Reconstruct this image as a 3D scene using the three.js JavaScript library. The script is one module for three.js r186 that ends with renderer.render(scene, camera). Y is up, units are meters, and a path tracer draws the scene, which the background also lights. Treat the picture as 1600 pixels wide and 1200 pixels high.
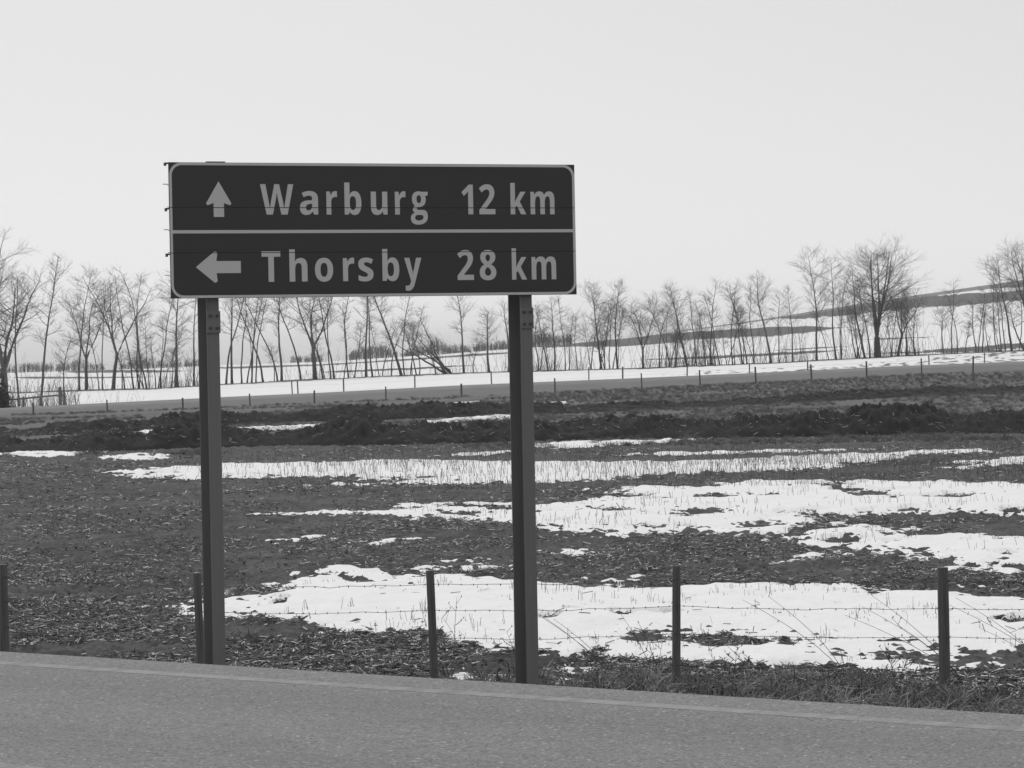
import * as THREE from 'three';
import { mergeGeometries } from 'three/addons/utils/BufferGeometryUtils.js';
import { RoundedBoxGeometry } from 'three/addons/geometries/RoundedBoxGeometry.js';
import { FontLoader } from 'three/addons/loaders/FontLoader.js';
import { TextGeometry } from 'three/addons/geometries/TextGeometry.js';
import { Brush, Evaluator, SUBTRACTION } from 'three-bvh-csg';

// ---------------------------------------------------------------- camera, sky, sun, exposure
const scene = new THREE.Scene();
const camera = new THREE.PerspectiveCamera(15.19, 4 / 3, 0.1, 6000);
camera.rotation.order = 'YXZ';
camera.position.set(0, 1.6, 0);                       // standing on the asphalt, long lens
camera.rotation.set(-30 / 4500, 0, -0.019);           // a touch downwards, held slightly askew
const renderer = new THREE.WebGLRenderer({ antialias: true });
renderer.toneMapping = THREE.LinearToneMapping;
renderer.toneMappingExposure = 1.0;
renderer.shadowMap.enabled = true;

const SUN_AZ = -18 * Math.PI / 180, SUN_EL = 44 * Math.PI / 180, clamp01 = (v) => Math.min(1, Math.max(-1, v));   // bearing from straight ahead
const grey = (v) => new THREE.Color().setRGB(v, v, v);
{ // thin high overcast: pale at the horizon, a little greyer above
  const w = 512, h = 256, d = new Float32Array(w * h * 4);
  for (let j = 0; j < h; j++) {
    const el = (j + 0.5) / h * 180 - 90, E = Math.max(el, 0) * Math.PI / 180;
    for (let i = 0; i < w; i++) {
      const a = (i + 0.5) / w * Math.PI * 2 - Math.PI / 2 - SUN_AZ, c = Math.sin(E) * Math.sin(SUN_EL) + Math.cos(E) * Math.cos(SUN_EL) * Math.cos(a);   // angle from the veiled sun
      const v = el < 0 ? 0.5 : 0.375 + 0.95 * Math.exp(-Math.acos(clamp01(c)) / 0.62) + 0.38 * Math.exp(-el / 6);
      const k = (j * w + i) * 4; d[k] = d[k + 1] = d[k + 2] = v; d[k + 3] = 1;
    }
  }
  const t = new THREE.DataTexture(d, w, h, THREE.RGBAFormat, THREE.FloatType);
  t.mapping = THREE.EquirectangularReflectionMapping; t.magFilter = THREE.LinearFilter; t.minFilter = THREE.LinearFilter;
  t.needsUpdate = true;
  scene.background = t; scene.environment = t;
}
const sun = new THREE.DirectionalLight(0xffffff, 1.2);
{
  const az = SUN_AZ, el = SUN_EL;                       // high ahead, a little to the left, veiled
  sun.position.set(Math.sin(az) * Math.cos(el), Math.sin(el), -Math.cos(az) * Math.cos(el)).multiplyScalar(400);
  sun.target.position.set(0, 0, -120);
  sun.castShadow = true; sun.shadow.radius = 22;
  const c = sun.shadow.camera; c.left = -160; c.right = 160; c.top = 160; c.bottom = -160; c.near = 1; c.far = 1200;
  sun.shadow.mapSize.set(4096, 4096);
  scene.add(sun, sun.target);
}
scene.fog = new THREE.FogExp2(0xffffff, 0.00023);

// ---------------------------------------------------------------- helpers
function rngOf(seed) { let a = seed >>> 0; return () => { a = (a + 0x6D2B79F5) | 0; let t = Math.imul(a ^ (a >>> 15), 1 | a); t = (t + Math.imul(t ^ (t >>> 7), 61 | t)) ^ t; return ((t ^ (t >>> 14)) >>> 0) / 4294967296; }; }
function hash2(i, j) { let h = Math.imul(i, 374761393) + Math.imul(j, 668265263); h = Math.imul(h ^ (h >>> 13), 1274126177); return ((h ^ (h >>> 16)) >>> 0) / 4294967296; }
function noise(x, y) {                                // value noise, -1 .. 1
  const i = Math.floor(x), j = Math.floor(y), fx = x - i, fy = y - j;
  const u = fx * fx * (3 - 2 * fx), v = fy * fy * (3 - 2 * fy);
  const a = hash2(i, j), b = hash2(i + 1, j), c = hash2(i, j + 1), d = hash2(i + 1, j + 1);
  return (a + (b - a) * u + (c - a) * v + (a - b - c + d) * u * v) * 2 - 1;
}
function fbm(x, y, n) { let s = 0, a = 0.5, f = 1; for (let k = 0; k < n; k++) { s += a * noise(x * f + 17.3 * k, y * f - 9.1 * k); a *= 0.5; f *= 2.03; } return s; }
const clamp = (v, a, b) => Math.min(b, Math.max(a, v));
const mix = (a, b, t) => a + (b - a) * t;
const sstep = (a, b, v) => { const t = clamp((v - a) / (b - a), 0, 1); return t * t * (3 - 2 * t); };
const RAD = Math.PI / 180;
const used = {};
function numbered(n) { const k = used[n] = (used[n] ?? -1) + 1; return k ? `${n}_${String(k).padStart(3, '0')}` : n; }
function shade(o) { o.castShadow = true; o.receiveShadow = true; return o; }
function part(name, geometry, material, parent) { const m = shade(new THREE.Mesh(geometry, material)); m.name = name; parent.add(m); return m; }
function struct(name, geometry, material, kind = 'structure') { const m = part(numbered(name), geometry, material, scene); m.userData.kind = kind; return m; }
function thing(name, label, category, [x, y, z], turn = 0, group) {
  const o = new THREE.Group(); o.name = numbered(name); o.position.set(x, y, z); o.rotation.y = turn;
  o.userData = { label, category }; if (group) o.userData.group = group; scene.add(o); return o;
}
function mat(v, roughness = 0.9, extra = {}) { return new THREE.MeshStandardMaterial({ color: grey(v), roughness, ...extra }); }
function greyTexture(size, fn, srgb = true) {         // fn(i, j) -> linear reflectance 0..1
  const d = new Uint8Array(size * size * 4);
  for (let j = 0; j < size; j++) for (let i = 0; i < size; i++) {
    let v = clamp(fn(i, j), 0, 1); if (srgb) v = v <= 0.0031308 ? v * 12.92 : 1.055 * Math.pow(v, 1 / 2.4) - 0.055;
    const k = (j * size + i) * 4; d[k] = d[k + 1] = d[k + 2] = Math.round(v * 255); d[k + 3] = 255;
  }
  const t = new THREE.DataTexture(d, size, size); t.wrapS = t.wrapT = THREE.RepeatWrapping;
  t.magFilter = THREE.LinearFilter; t.minFilter = THREE.LinearMipmapLinearFilter; t.generateMipmaps = true;
  if (srgb) t.colorSpace = THREE.SRGBColorSpace; t.needsUpdate = true; return t;
}
class Bars {                                          // collects tapered bars with n sides
  constructor(n = 3) { this.n = n; this.p = []; this.i = []; this.nm = []; }
  path(pts, radii, n = this.n) {
    const base = this.p.length / 3; const T = new THREE.Vector3(), U = new THREE.Vector3(), V = new THREE.Vector3();
    for (let k = 0; k < pts.length; k++) {
      T.subVectors(pts[Math.min(k + 1, pts.length - 1)], pts[Math.max(k - 1, 0)]).normalize();
      U.set(Math.abs(T.y) > 0.9 ? 1 : 0, Math.abs(T.y) > 0.9 ? 0 : 1, 0); V.crossVectors(T, U).normalize(); U.crossVectors(V, T);
      for (let s = 0; s < n; s++) {
        const a = s / n * Math.PI * 2, c = Math.cos(a), d = Math.sin(a), r = radii[k];
        const nx = U.x * c + V.x * d, ny = U.y * c + V.y * d, nz = U.z * c + V.z * d;
        this.p.push(pts[k].x + nx * r, pts[k].y + ny * r, pts[k].z + nz * r); this.nm.push(nx, ny, nz);
      }
    }
    for (let k = 0; k < pts.length - 1; k++) for (let s = 0; s < n; s++) {
      const a = base + k * n + s, b = base + k * n + (s + 1) % n; this.i.push(a, b, a + n, b, b + n, a + n);
    }
    const m = base + (pts.length - 1) * n; if (n > 3) for (let s = 1; s < n - 1; s++) this.i.push(m, m + s, m + s + 1);
    return this;
  }
  geometry() {
    const g = new THREE.BufferGeometry();
    g.setAttribute('position', new THREE.Float32BufferAttribute(this.p, 3)); g.setAttribute('normal', new THREE.Float32BufferAttribute(this.nm, 3));
    const uv = new Float32Array(this.p.length / 3 * 2); for (let k = 0; k < uv.length / 2; k++) { uv[2 * k] = this.p[3 * k] + this.p[3 * k + 2]; uv[2 * k + 1] = this.p[3 * k + 1]; }
    g.setAttribute('uv', new THREE.BufferAttribute(uv, 2)); g.setIndex(this.i); return g;
  }
}
const V3 = (x, y, z) => new THREE.Vector3(x, y, z);

// ---------------------------------------------------------------- survey of the place (metres; x to the right, forward = -z)
const snowShapes = {'front': [[-4.61, 38.36], [-4.09, 38.66], [-3.47, 38.41], [-3.03, 39.39], [-2.74, 43.21], [-2.37, 43.52], [-2.03, 42.37], [-1.56, 42.37], [-1.43, 41.33], [-0.98, 41.59], [-0.6, 41.12], [0.04, 40.12], [0.39, 40.03], [1.18, 39.48], [1.66, 38.58], [2.18, 38.57], [2.77, 38.53], [3.34, 39.17], [3.91, 38.81], [4.38, 37.6], [4.72, 37.0], [5.35, 36.85], [5.9, 36.21], [6.38, 35.33], [7.45, 34.44], [6.33, 29.29], [5.25, 29.11], [4.55, 27.78], [4.14, 27.74], [3.67, 27.94], [3.27, 28.24], [2.81, 28.69], [2.18, 28.68], [1.87, 28.86], [1.57, 29.22], [1.0, 29.77], [0.62, 30.38], [0.25, 30.79], [-0.05, 30.99], [-0.61, 31.52], [-1.13, 32.29], [-1.52, 32.98], [-2.14, 33.51], [-2.81, 34.48], [-3.15, 34.81], [-3.58, 35.25], [-4.04, 35.89]], 'mid': [[2.42, 69.31], [3.2, 69.68], [4.53, 68.74], [5.44, 70.52], [7.16, 72.04], [9.42, 70.98], [10.89, 70.29], [12.3, 67.76], [14.55, 65.68], [11.91, 53.83], [9.97, 55.0], [8.62, 55.73], [7.35, 55.49], [6.55, 56.01], [5.59, 56.36], [5.91, 54.17], [4.95, 51.15], [4.38, 49.81], [3.84, 49.98], [3.33, 50.71], [2.81, 51.46], [1.97, 50.58], [1.54, 51.29], [0.88, 52.49], [0.49, 53.65], [-0.05, 55.35], [-1.31, 56.47], [-2.13, 58.42], [-3.23, 59.57], [-5.16, 60.53], [-4.13, 61.2], [-2.75, 60.69], [-2.28, 62.69], [-0.89, 63.3], [-0.05, 62.97], [0.64, 62.13], [1.91, 63.07], [2.33, 65.02]], 'lower': [[4.63, 49.0], [5.87, 53.31], [6.34, 52.3], [6.96, 50.88], [6.92, 49.0], [7.59, 49.15], [8.71, 48.07], [10.43, 47.17], [9.22, 41.72], [7.49, 41.4], [6.55, 42.46], [5.83, 44.08], [5.08, 46.14], [4.6, 47.6]], 'stubble': [[-12.84, 87.18], [-11.33, 90.69], [-9.29, 92.47], [-6.22, 92.56], [-3.37, 93.41], [-0.05, 90.31], [1.92, 88.62], [5.76, 87.04], [7.8, 88.22], [10.02, 90.61], [12.29, 92.5], [15.41, 93.98], [15.09, 91.42], [11.66, 87.77], [10.28, 84.5], [8.85, 80.04], [6.98, 79.07], [5.16, 78.13], [3.36, 76.77], [1.61, 74.64], [0.61, 74.3], [-1.71, 74.56], [-3.12, 76.87], [-5.05, 80.43], [-7.29, 81.51], [-9.1, 81.47], [-10.77, 83.2]], 'drift_a': [[-19.31, 109.04], [-19.19, 116.39], [-18.34, 117.63], [-16.36, 110.38], [-17.42, 105.64]], 'drift_b': [[-15.26, 102.93], [-14.24, 108.27], [-12.09, 103.19], [-12.87, 99.49]], 'ridge_foot': [[1.03, 107.36], [2.42, 110.79], [4.93, 111.78], [7.12, 115.04], [6.72, 108.67], [3.71, 105.56], [1.8, 103.58]], 'small_a': [[-1.14, 44.58], [-0.65, 45.18], [0.05, 44.54], [0.06, 42.87], [-0.81, 42.7]], 'small_b': [[-4.28, 50.32], [-4.19, 51.77], [-3.76, 52.4], [-3.66, 49.77]], 'small_c': [[0.51, 45.75], [0.78, 46.77], [1.03, 46.38], [0.99, 45.31]], 'small_d': [[0.79, 40.04], [1.32, 41.24], [1.79, 41.5], [1.97, 40.95], [1.85, 39.78], [1.35, 39.56]], 'small_e': [[2.44, 39.29], [2.61, 39.94], [2.85, 39.64], [2.82, 38.96]], 'small_f': [[5.64, 40.99], [6.43, 41.69], [7.4, 40.91], [7.12, 39.38], [6.41, 40.41], [5.65, 40.12]], 'small_g': [[6.26, 38.11], [6.61, 38.7], [7.19, 38.78], [6.84, 36.91], [6.27, 37.46]], 'small_h': [[-2.74, 50.39], [-1.87, 51.04], [-1.77, 49.91], [-2.58, 49.44]], 'small_i': [[3.95, 43.89], [4.49, 44.46], [4.44, 43.46], [3.98, 43.17]], 'verge_a': [[-1.13, 28.2], [-0.68, 28.3], [-0.24, 27.99], [-0.25, 27.59], [-1.04, 27.78]], 'verge_b': [[0.32, 28.91], [0.93, 28.61], [0.92, 28.13], [0.39, 28.35]], 'verge_c': [[0.22, 27.22], [0.68, 27.36], [0.73, 26.96], [0.31, 26.87]], 'strip_a': [[4.23, 96.13], [7.44, 96.23], [11.34, 96.62], [11.18, 95.28], [7.29, 94.25], [4.17, 94.8]], 'strip_b': [[-4.75, 75.56], [-1.73, 75.8], [0.62, 75.11], [0.6, 73.5], [-1.69, 73.76], [-4.67, 74.33]], 'strip_c': [[12.87, 83.04], [14.41, 85.56], [16.18, 86.9], [15.21, 81.73], [13.4, 79.6], [12.13, 78.31]], 'strip_d': [[-2.22, 97.98], [-0.05, 100.93], [-0.05, 98.75], [-1.76, 96.34]]} ;
const snowHoles = [[[1.26, 32.03], [1.52, 32.21], [1.74, 31.71], [1.72, 31.35], [1.34, 31.43]], [[1.86, 31.25], [2.13, 31.64], [2.71, 31.09], [2.78, 30.72], [2.12, 30.64]], [[3.56, 29.56], [4.04, 29.73], [4.12, 29.32], [3.71, 29.21]], [[4.32, 29.16], [4.71, 29.34], [4.68, 28.59], [4.32, 28.53]], [[-2.46, 41.59], [-1.88, 41.08], [-2.03, 40.4], [-2.35, 40.59]], [[-1.39, 60.18], [-0.58, 59.11], [-0.83, 58.45], [-1.36, 58.89]], [[1.69, 60.35], [2.59, 59.48], [2.04, 58.65]], [[3.33, 58.43], [4.01, 58.94], [4.17, 57.61], [3.49, 56.88]], [[4.13, 64.9], [4.64, 65.97], [4.65, 64.06], [4.19, 63.64]], [[4.23, 53.45], [4.76, 54.13], [4.8, 52.62], [4.24, 52.19]], [[2.85, 50.29], [3.37, 51.28], [3.4, 50.12], [3.03, 49.5]]] ;
const soilBands = [[[5.04, 892.0, 926.0], [5.61, 863.0, 936.0], [6.62, 817.0, 933.0], [8.0, 807.0, 923.0], [8.87, 775.0, 883.0], [10.11, 756.0, 844.0], [11.96, 779.0, 858.0]], [[7.38, 951.0, 958.0], [8.13, 940.0, 952.0], [8.88, 913.0, 943.0], [10.12, 871.0, 921.0], [11.96, 883.0, 927.0]], [[0.27, 865.0, 944.0], [2.56, 797.0, 926.0], [5.1, 682.0, 801.0], [6.74, 663.0, 699.0]], [[1.29, 784.0, 881.0], [2.56, 750.0, 797.0], [3.7, 721.0, 751.0]], [[2.3, 489.0, 501.0], [3.82, 434.0, 474.0], [5.47, 418.0, 459.0], [6.73, 426.0, 440.0]], [[5.09, 487.0, 504.0], [6.86, 460.0, 471.0]], [[6.73, 527.0, 541.0], [8.61, 490.0, 502.0]], [[7.86, 354.0, 380.0], [8.85, 355.0, 385.0], [10.34, 351.0, 400.0], [11.94, 367.0, 396.0]], [[6.85, 364.0, 386.0], [8.6, 343.0, 361.0], [10.09, 329.0, 345.0]], [[-6.33, 812.0, 841.0], [-5.07, 778.0, 838.0], [-3.04, 772.0, 814.0], [-0.88, 786.0, 840.0], [0.39, 791.0, 822.0]], [[-4.06, 541.0, 584.0], [-3.05, 501.0, 564.0], [-2.03, 484.0, 543.0], [-0.5, 529.0, 546.0]], [[-9.08, 838.0, 932.0], [-7.59, 806.0, 880.0], [-6.21, 737.0, 794.0]], [[-10.08, 733.0, 809.0], [-8.22, 667.0, 704.0], [-6.84, 635.0, 654.0]]] ;
const terrainBearings = [-13.736, -10.081, -7.094, -5.711, -3.814, -1.273, 0.509, 2.545, 5.08, 7.595, 10.081, 13.736] ;
const treeFootSlope = [0.006, 0.006222, 0.005778, 0.004778, 0.003556, 0.002556, 0.002222, 0.002111, 0.001111, -0.000444, -0.001556, -0.003111] ;
const skylineSlope = [0.0, -0.000444, -0.001111, -0.001778, -0.002222, -0.004222, -0.006, -0.008667, -0.013778, -0.019556, -0.024667, -0.031556] ;
const roadToeSlope = [0.015111, 0.014, 0.013222, 0.012667, 0.011778, 0.010667, 0.009778, 0.008667, 0.007333, 0.006, 0.004889, 0.003111] ;
const roadTopSlope = [0.014, 0.012222, 0.010556, 0.009778, 0.008889, 0.007333, 0.006556, 0.005778, 0.004667, 0.003333, 0.002444, 0.000889] ;

const EDGE = 11.67, NX = 0.590, NF = 0.807;           // far edge of the asphalt: NX * x + NF * forward = EDGE
function table(t, b) {
  const B = terrainBearings; if (b <= B[0]) return t[0]; if (b >= B[B.length - 1]) return t[t.length - 1];
  let i = 0; while (b > B[i + 1]) i++;
  return mix(t[i], t[i + 1], (b - B[i]) / (B[i + 1] - B[i]));
}
const FIELD = -1.45;
function smoothGround(x, z) {                         // ground without clods
  const f = -z, r = Math.hypot(x, z), b = Math.atan2(x, f) / RAD, bc = clamp(b, -20, 20), F = Math.max(r * Math.cos(bc * RAD), 0.01);
  if (r <= 112 || Math.abs(b) > 75) {
    const d = NX * x + NF * f - EDGE;
    const y = d < -0.3 ? -0.3 : d < 0.25 ? -0.12 : d < 7 ? mix(-0.12, FIELD, 1 - Math.pow(1 - (d - 0.25) / 6.75, 1.5)) : FIELD;
    return y + (d > 7 ? 0.035 * fbm(x * 0.35, z * 0.35, 2) * sstep(7, 12, d) : 0);
  }
  const toe = 1.6 - 222 * Math.cos(bc * RAD) * table(roadToeSlope, bc), top = 1.6 - 230 * Math.cos(bc * RAD) * table(roadTopSlope, bc);
  const rough = 0.06 * fbm(x * 0.2, z * 0.2, 3);
  if (r <= 222) return mix(FIELD, toe, Math.pow((r - 112) / 110, 1.3)) + rough * sstep(222, 216, r) * 0.6;
  if (r <= 230) return mix(toe, top, (r - 222) / 8);
  if (r <= 240) return top + 0.06 * Math.sin((r - 230) / 10 * Math.PI);
  if (r <= 244) return mix(top, top - 0.35, (r - 240) / 4);
  const tf = table(treeFootSlope, bc), ts = table(roadTopSlope, bc), sk = table(skylineSlope, bc);
  if (r <= 260) { const y1 = 1.6 - F * mix(ts, tf, 0.12); return mix(top - 0.35, y1, sstep(244, 260, r)) + rough; }
  if (r <= 330) return 1.6 - F * mix(ts, tf, mix(0.12, 1, (r - 260) / 70)) + rough;
  if (r <= 900) return 1.6 - F * mix(tf, sk, (r - 330) / 570) + rough * 2;
  const y9 = 1.6 - 900 * Math.cos(bc * RAD) * sk;
  return y9 + sk * -300 * sstep(900, 1100, r) - 14 * sstep(950, 1600, r) - 10 * sstep(1600, 3000, r);
}
function clods(x, z) {
  const a = Math.abs(noise(x * 3.1, z * 3.1)), b = noise(x * 8.3 + 5, z * 8.3), c = noise(x * 19 + 11, z * 19);
  return 0.05 * (0.55 - a) + 0.045 * Math.max(b, -0.25) + 0.022 * c;
}
const bareGround = (x, z) => { const r = Math.hypot(x, z), d = NX * x - NF * z - EDGE; return smoothGround(x, z) + (d > 0.4 && r < 215 ? clods(x, z) * (d < 5 ? 0.7 : 1) * sstep(215, 190, r) : 0); };
const polar = (b, r) => [r * Math.sin(b * RAD), -r * Math.cos(b * RAD)];
function standAt(b, r, sink = 0.05) { const [x, z] = polar(b, r); return [x, smoothGround(x, z) - sink, z]; }

// snow lying in patches on the field
const shapes = Object.entries(snowShapes).map(([k, p]) => ({ k, p, box: [Math.min(...p.map(q => q[0])), Math.max(...p.map(q => q[0])), Math.min(...p.map(q => q[1])), Math.max(...p.map(q => q[1]))] }));
function inside(p, x, f) {                            // signed distance, positive inside
  let d = 1e9, c = false;
  for (let i = 0, j = p.length - 1; i < p.length; j = i++) {
    const ax = p[j][0], ay = p[j][1], bx = p[i][0], by = p[i][1], ex = bx - ax, ey = by - ay;
    const t = clamp(((x - ax) * ex + (f - ay) * ey) / (ex * ex + ey * ey), 0, 1), qx = x - ax - ex * t, qy = f - ay - ey * t;
    d = Math.min(d, qx * qx + qy * qy);
    if ((by > f) !== (ay > f) && x < (ax - bx) * (f - by) / (ay - by) + bx) c = !c;
  }
  d = Math.sqrt(d); return c ? d : -d;
}
function snowAt(x, z) {                               // [depth of snow, which patch]
  const f = -z; let best = -9, k = -1;
  for (let s = 0; s < shapes.length; s++) {
    const b = shapes[s].box; if (x < b[0] - 2.5 || x > b[1] + 2.5 || f < b[2] - 2.5 || f > b[3] + 2.5) continue;
    const d = inside(shapes[s].p, x, f); if (d > best) { best = d; k = s; }
  }
  if (k < 0) return [-1, -1];
  const far = f > 65 ? 1.5 : 1;
  let d = best + (0.75 * fbm(x * 0.6 / far + 3, f * 0.35 / far, 3) + 0.42 * noise(x * 2.2, f * 1.1) + 0.3 * noise(x * 5.2, f * 2.6) + 0.15 * noise(x * 12, f * 7)) * far + (k === 0 ? 0.3 : k < 4 ? 0.2 : shapes[k].k.startsWith('verge') ? -0.22 : f > 43 ? 0.2 : 0.05);
  for (const h of snowHoles) { if (Math.abs(h[0][0] - x) > 3 || Math.abs(h[0][1] - f) > 4) continue; d = Math.min(d, -inside(h, x, f) + 0.14 + 0.3 * fbm(x * 3, f * 2, 2)); }
  if (d > 0.8) { const m = fbm(x * 0.9 + 40, f * 0.55, 3); const need = f < 42 ? 0.5 : f < 70 ? 0.27 : 0.4; if (m > need - 0.08) d = Math.min(d, (need - m) * 2.6 + 0.25 * noise(x * 5, f * 3)); }
  const t = d > 0 ? 0.105 * (1 - Math.exp(-d / 0.75)) - 0.006 + (0.022 * noise(x * 1.5, f * 0.9) + 0.012 * noise(x * 4, f * 2.4)) * Math.min(1, d * 1.5) + 0.005 * noise(x * 9, f * 6) : Math.max(-0.2, d * 0.3);
  return [t, k];
}
// soil bands showing on the snow-covered fields behind
function bandAt(b, r) {
  const n = 10 * fbm(b * 5, r * 0.02, 3) + 7 * noise(b * 22, r * 0.08);
  for (const s of soilBands) {
    if (b < s[0][0] || b > s[s.length - 1][0]) continue;
    let i = 0; while (b > s[i + 1][0]) i++;
    const t = (b - s[i][0]) / (s[i + 1][0] - s[i][0]), lo = mix(s[i][1], s[i + 1][1], t), hi = mix(s[i][2], s[i + 1][2], t), w = Math.min(1, (hi - lo) / 40) + 0.2;
    const e = sstep(0, 0.8, b - s[0][0]) * sstep(0, 0.8, s[s.length - 1][0] - b);
    if (r > lo + n * w + (1 - e) * (hi - lo) * 0.5 && r < hi + n * w * 0.7 - (1 - e) * (hi - lo) * 0.5) return true;
  }
  return false;
}
const columns = []; // bearings of the terrain grid, fine in front and coarse all round
for (let b = -180; b < -24; b += 4) columns.push(b);
for (let b = -24; b < -12.4; b += 0.2) columns.push(b);
for (let b = -12.4; b < 12.4; b += 0.03) columns.push(b);
for (let b = 12.4; b < 24; b += 0.2) columns.push(b);
for (let b = 24; b <= 180; b += 4) columns.push(b);
const farColumns = columns.filter((b, k) => Math.abs(b) > 12.3 || k % 2 === 0);
function fan(rows, height, colour, columns) {
  const R = rows.length, C = columns.length, p = new Float32Array(R * C * 3), uv = new Float32Array(R * C * 2), col = colour ? new Float32Array(R * C * 3) : null, ix = new Uint32Array((R - 1) * (C - 1) * 6);
  let q = 0;
  for (let j = 0; j < R; j++) for (let i = 0; i < C; i++) {
    const k = j * C + i, x = rows[j] * Math.sin(columns[i] * RAD), z = -rows[j] * Math.cos(columns[i] * RAD);
    p[3 * k] = x; p[3 * k + 1] = height(x, z); p[3 * k + 2] = z; uv[2 * k] = x / 2.5; uv[2 * k + 1] = z / 2.5;
    if (col) { const v = colour(x, z, rows[j], columns[i]); col[3 * k] = col[3 * k + 1] = col[3 * k + 2] = v; }
    if (i < C - 1 && j < R - 1) { ix[q++] = k; ix[q++] = k + 1; ix[q++] = k + C; ix[q++] = k + 1; ix[q++] = k + C + 1; ix[q++] = k + C; }
  }
  const g = new THREE.BufferGeometry(); g.setAttribute('position', new THREE.BufferAttribute(p, 3)); g.setAttribute('uv', new THREE.BufferAttribute(uv, 2));
  if (col) g.setAttribute('color', new THREE.BufferAttribute(col, 3)); g.setIndex(new THREE.BufferAttribute(ix, 1)); g.computeVertexNormals(); return g;
}

// ---------------------------------------------------------------- ground
const soilMap = (() => {                              // 2.5 m of dark soil with crumbs and chaff, mean near 0.6
  const N = 1024, a = new Float32Array(N * N), r = rngOf(5);
  for (let j = 0; j < N; j++) for (let i = 0; i < N; i++) a[j * N + i] = 0.55 + 0.25 * (r() - 0.5);
  const blob = (n, rad, amp) => { for (let k = 0; k < n; k++) { const cx = r() * N, cy = r() * N, R = rad * (0.5 + r()), v = amp * (r() - 0.5) * 2; for (let y = -R; y <= R; y++) for (let x = -R; x <= R; x++) { const d = (x * x + y * y) / (R * R); if (d < 1) { const q = ((Math.floor(cy + y) + N) % N) * N + (Math.floor(cx + x) + N) % N; a[q] += v * (1 - d); } } } };
  blob(1500, 22, 0.18); blob(6000, 9, 0.22);
  for (let k = 0; k < 4200; k++) { let x = r() * N, y = r() * N; const t = r() * Math.PI, L = 6 + r() * 34, v = 0.25 + r() * 0.6; for (let s = 0; s < L; s++) { x += Math.cos(t); y += Math.sin(t); for (let w = 0; w < 2; w++) { const q = ((Math.floor(y + w) + N) % N) * N + (Math.floor(x) + N) % N; a[q] = Math.max(a[q], 0.5 + v * 0.5); } } }
  return greyTexture(N, (i, j) => a[j * N + i]);
})();
const fieldRows = [0.2, 3, 6, 9, 11]; for (let r = 11.5; r < 22; r += 0.4) fieldRows.push(r);
for (let r = 22; r < 112; r += Math.max(0.06, r * r / 8784 * 0.7)) fieldRows.push(r);
for (let r = 112; r < 220.5; r += r * r / 8784 * 0.8) fieldRows.push(r);
fieldRows.push(222);
const soilTone = (x, z, r) => {
  const d = NX * x - NF * z - EDGE, n = fbm(x * 0.5, z * 0.5, 3), m = noise(x * 4.3, z * 4.3);
  const grass = Math.max(sstep(7.5, 5.5, d + n) * 0.9, sstep(114, 121, r + 6 * n));
  const streak = fbm(x * 0.12, z * 0.5, 3);
  const res = fbm(x * 1.7 + 8, z * 1.1, 3);            // chaff and residue lie in uneven mats
  return mix(0.09 + 0.04 * n + 0.03 * m + 0.07 * res, 0.175 + 0.06 * streak + 0.02 * m, grass);
};
const field = struct('field_ground', fan(fieldRows, bareGround, soilTone, columns), new THREE.MeshStandardMaterial({ vertexColors: true, map: soilMap, roughness: 0.95 }));

const farRoadRows = [222, 223.5, 225, 227, 229, 230, 231, 233, 235, 237, 239, 240];
struct('far_road', fan(farRoadRows, smoothGround, (x, z, r) => (r < 229 ? 0.135 + 0.02 * fbm(x * 0.6, z * 0.6, 3) : 0.19 + 0.015 * noise(x, z)), columns), new THREE.MeshStandardMaterial({ vertexColors: true, roughness: 0.9 }));

const hillRows = []; for (let r = 240; r < 330; r += 1.5) hillRows.push(r);
for (let r = 330; r < 960; r += 3) hillRows.push(r);
for (let r = 960; r < 3000; r *= 1.06) hillRows.push(r); hillRows.push(3200);
struct('snowy_hill_fields', fan(hillRows, smoothGround, (x, z, r, b) => {
  const n = fbm(b * 9, r * 0.12, 3);
  if (Math.abs(r - 330 - n * 3) < 5.5) return 0.10 + 0.03 * n;                                             // grass along the tree row
  if (r < 330 && b > 3 && n * 1.2 + sstep(3, 12, b) * 0.25 - Math.abs(r - 268) / 60 > 0.22) return 0.15;     // grass showing by the road
  if (r < 330 && b > 8.3 && n + sstep(8.3, 11, b) * 0.3 - Math.abs(r - 305) / 60 > 0.15) return 0.13;
  if (r < 243.5 + 3 * n) return 0.16;
  if (r > 330 && bandAt(b, r)) return 0.095 + 0.03 * n;
  if (r > 930) return 0.2;
  return 0.86 + 0.03 * n;
}, farColumns), new THREE.MeshStandardMaterial({ vertexColors: true, roughness: 0.95 }));

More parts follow.
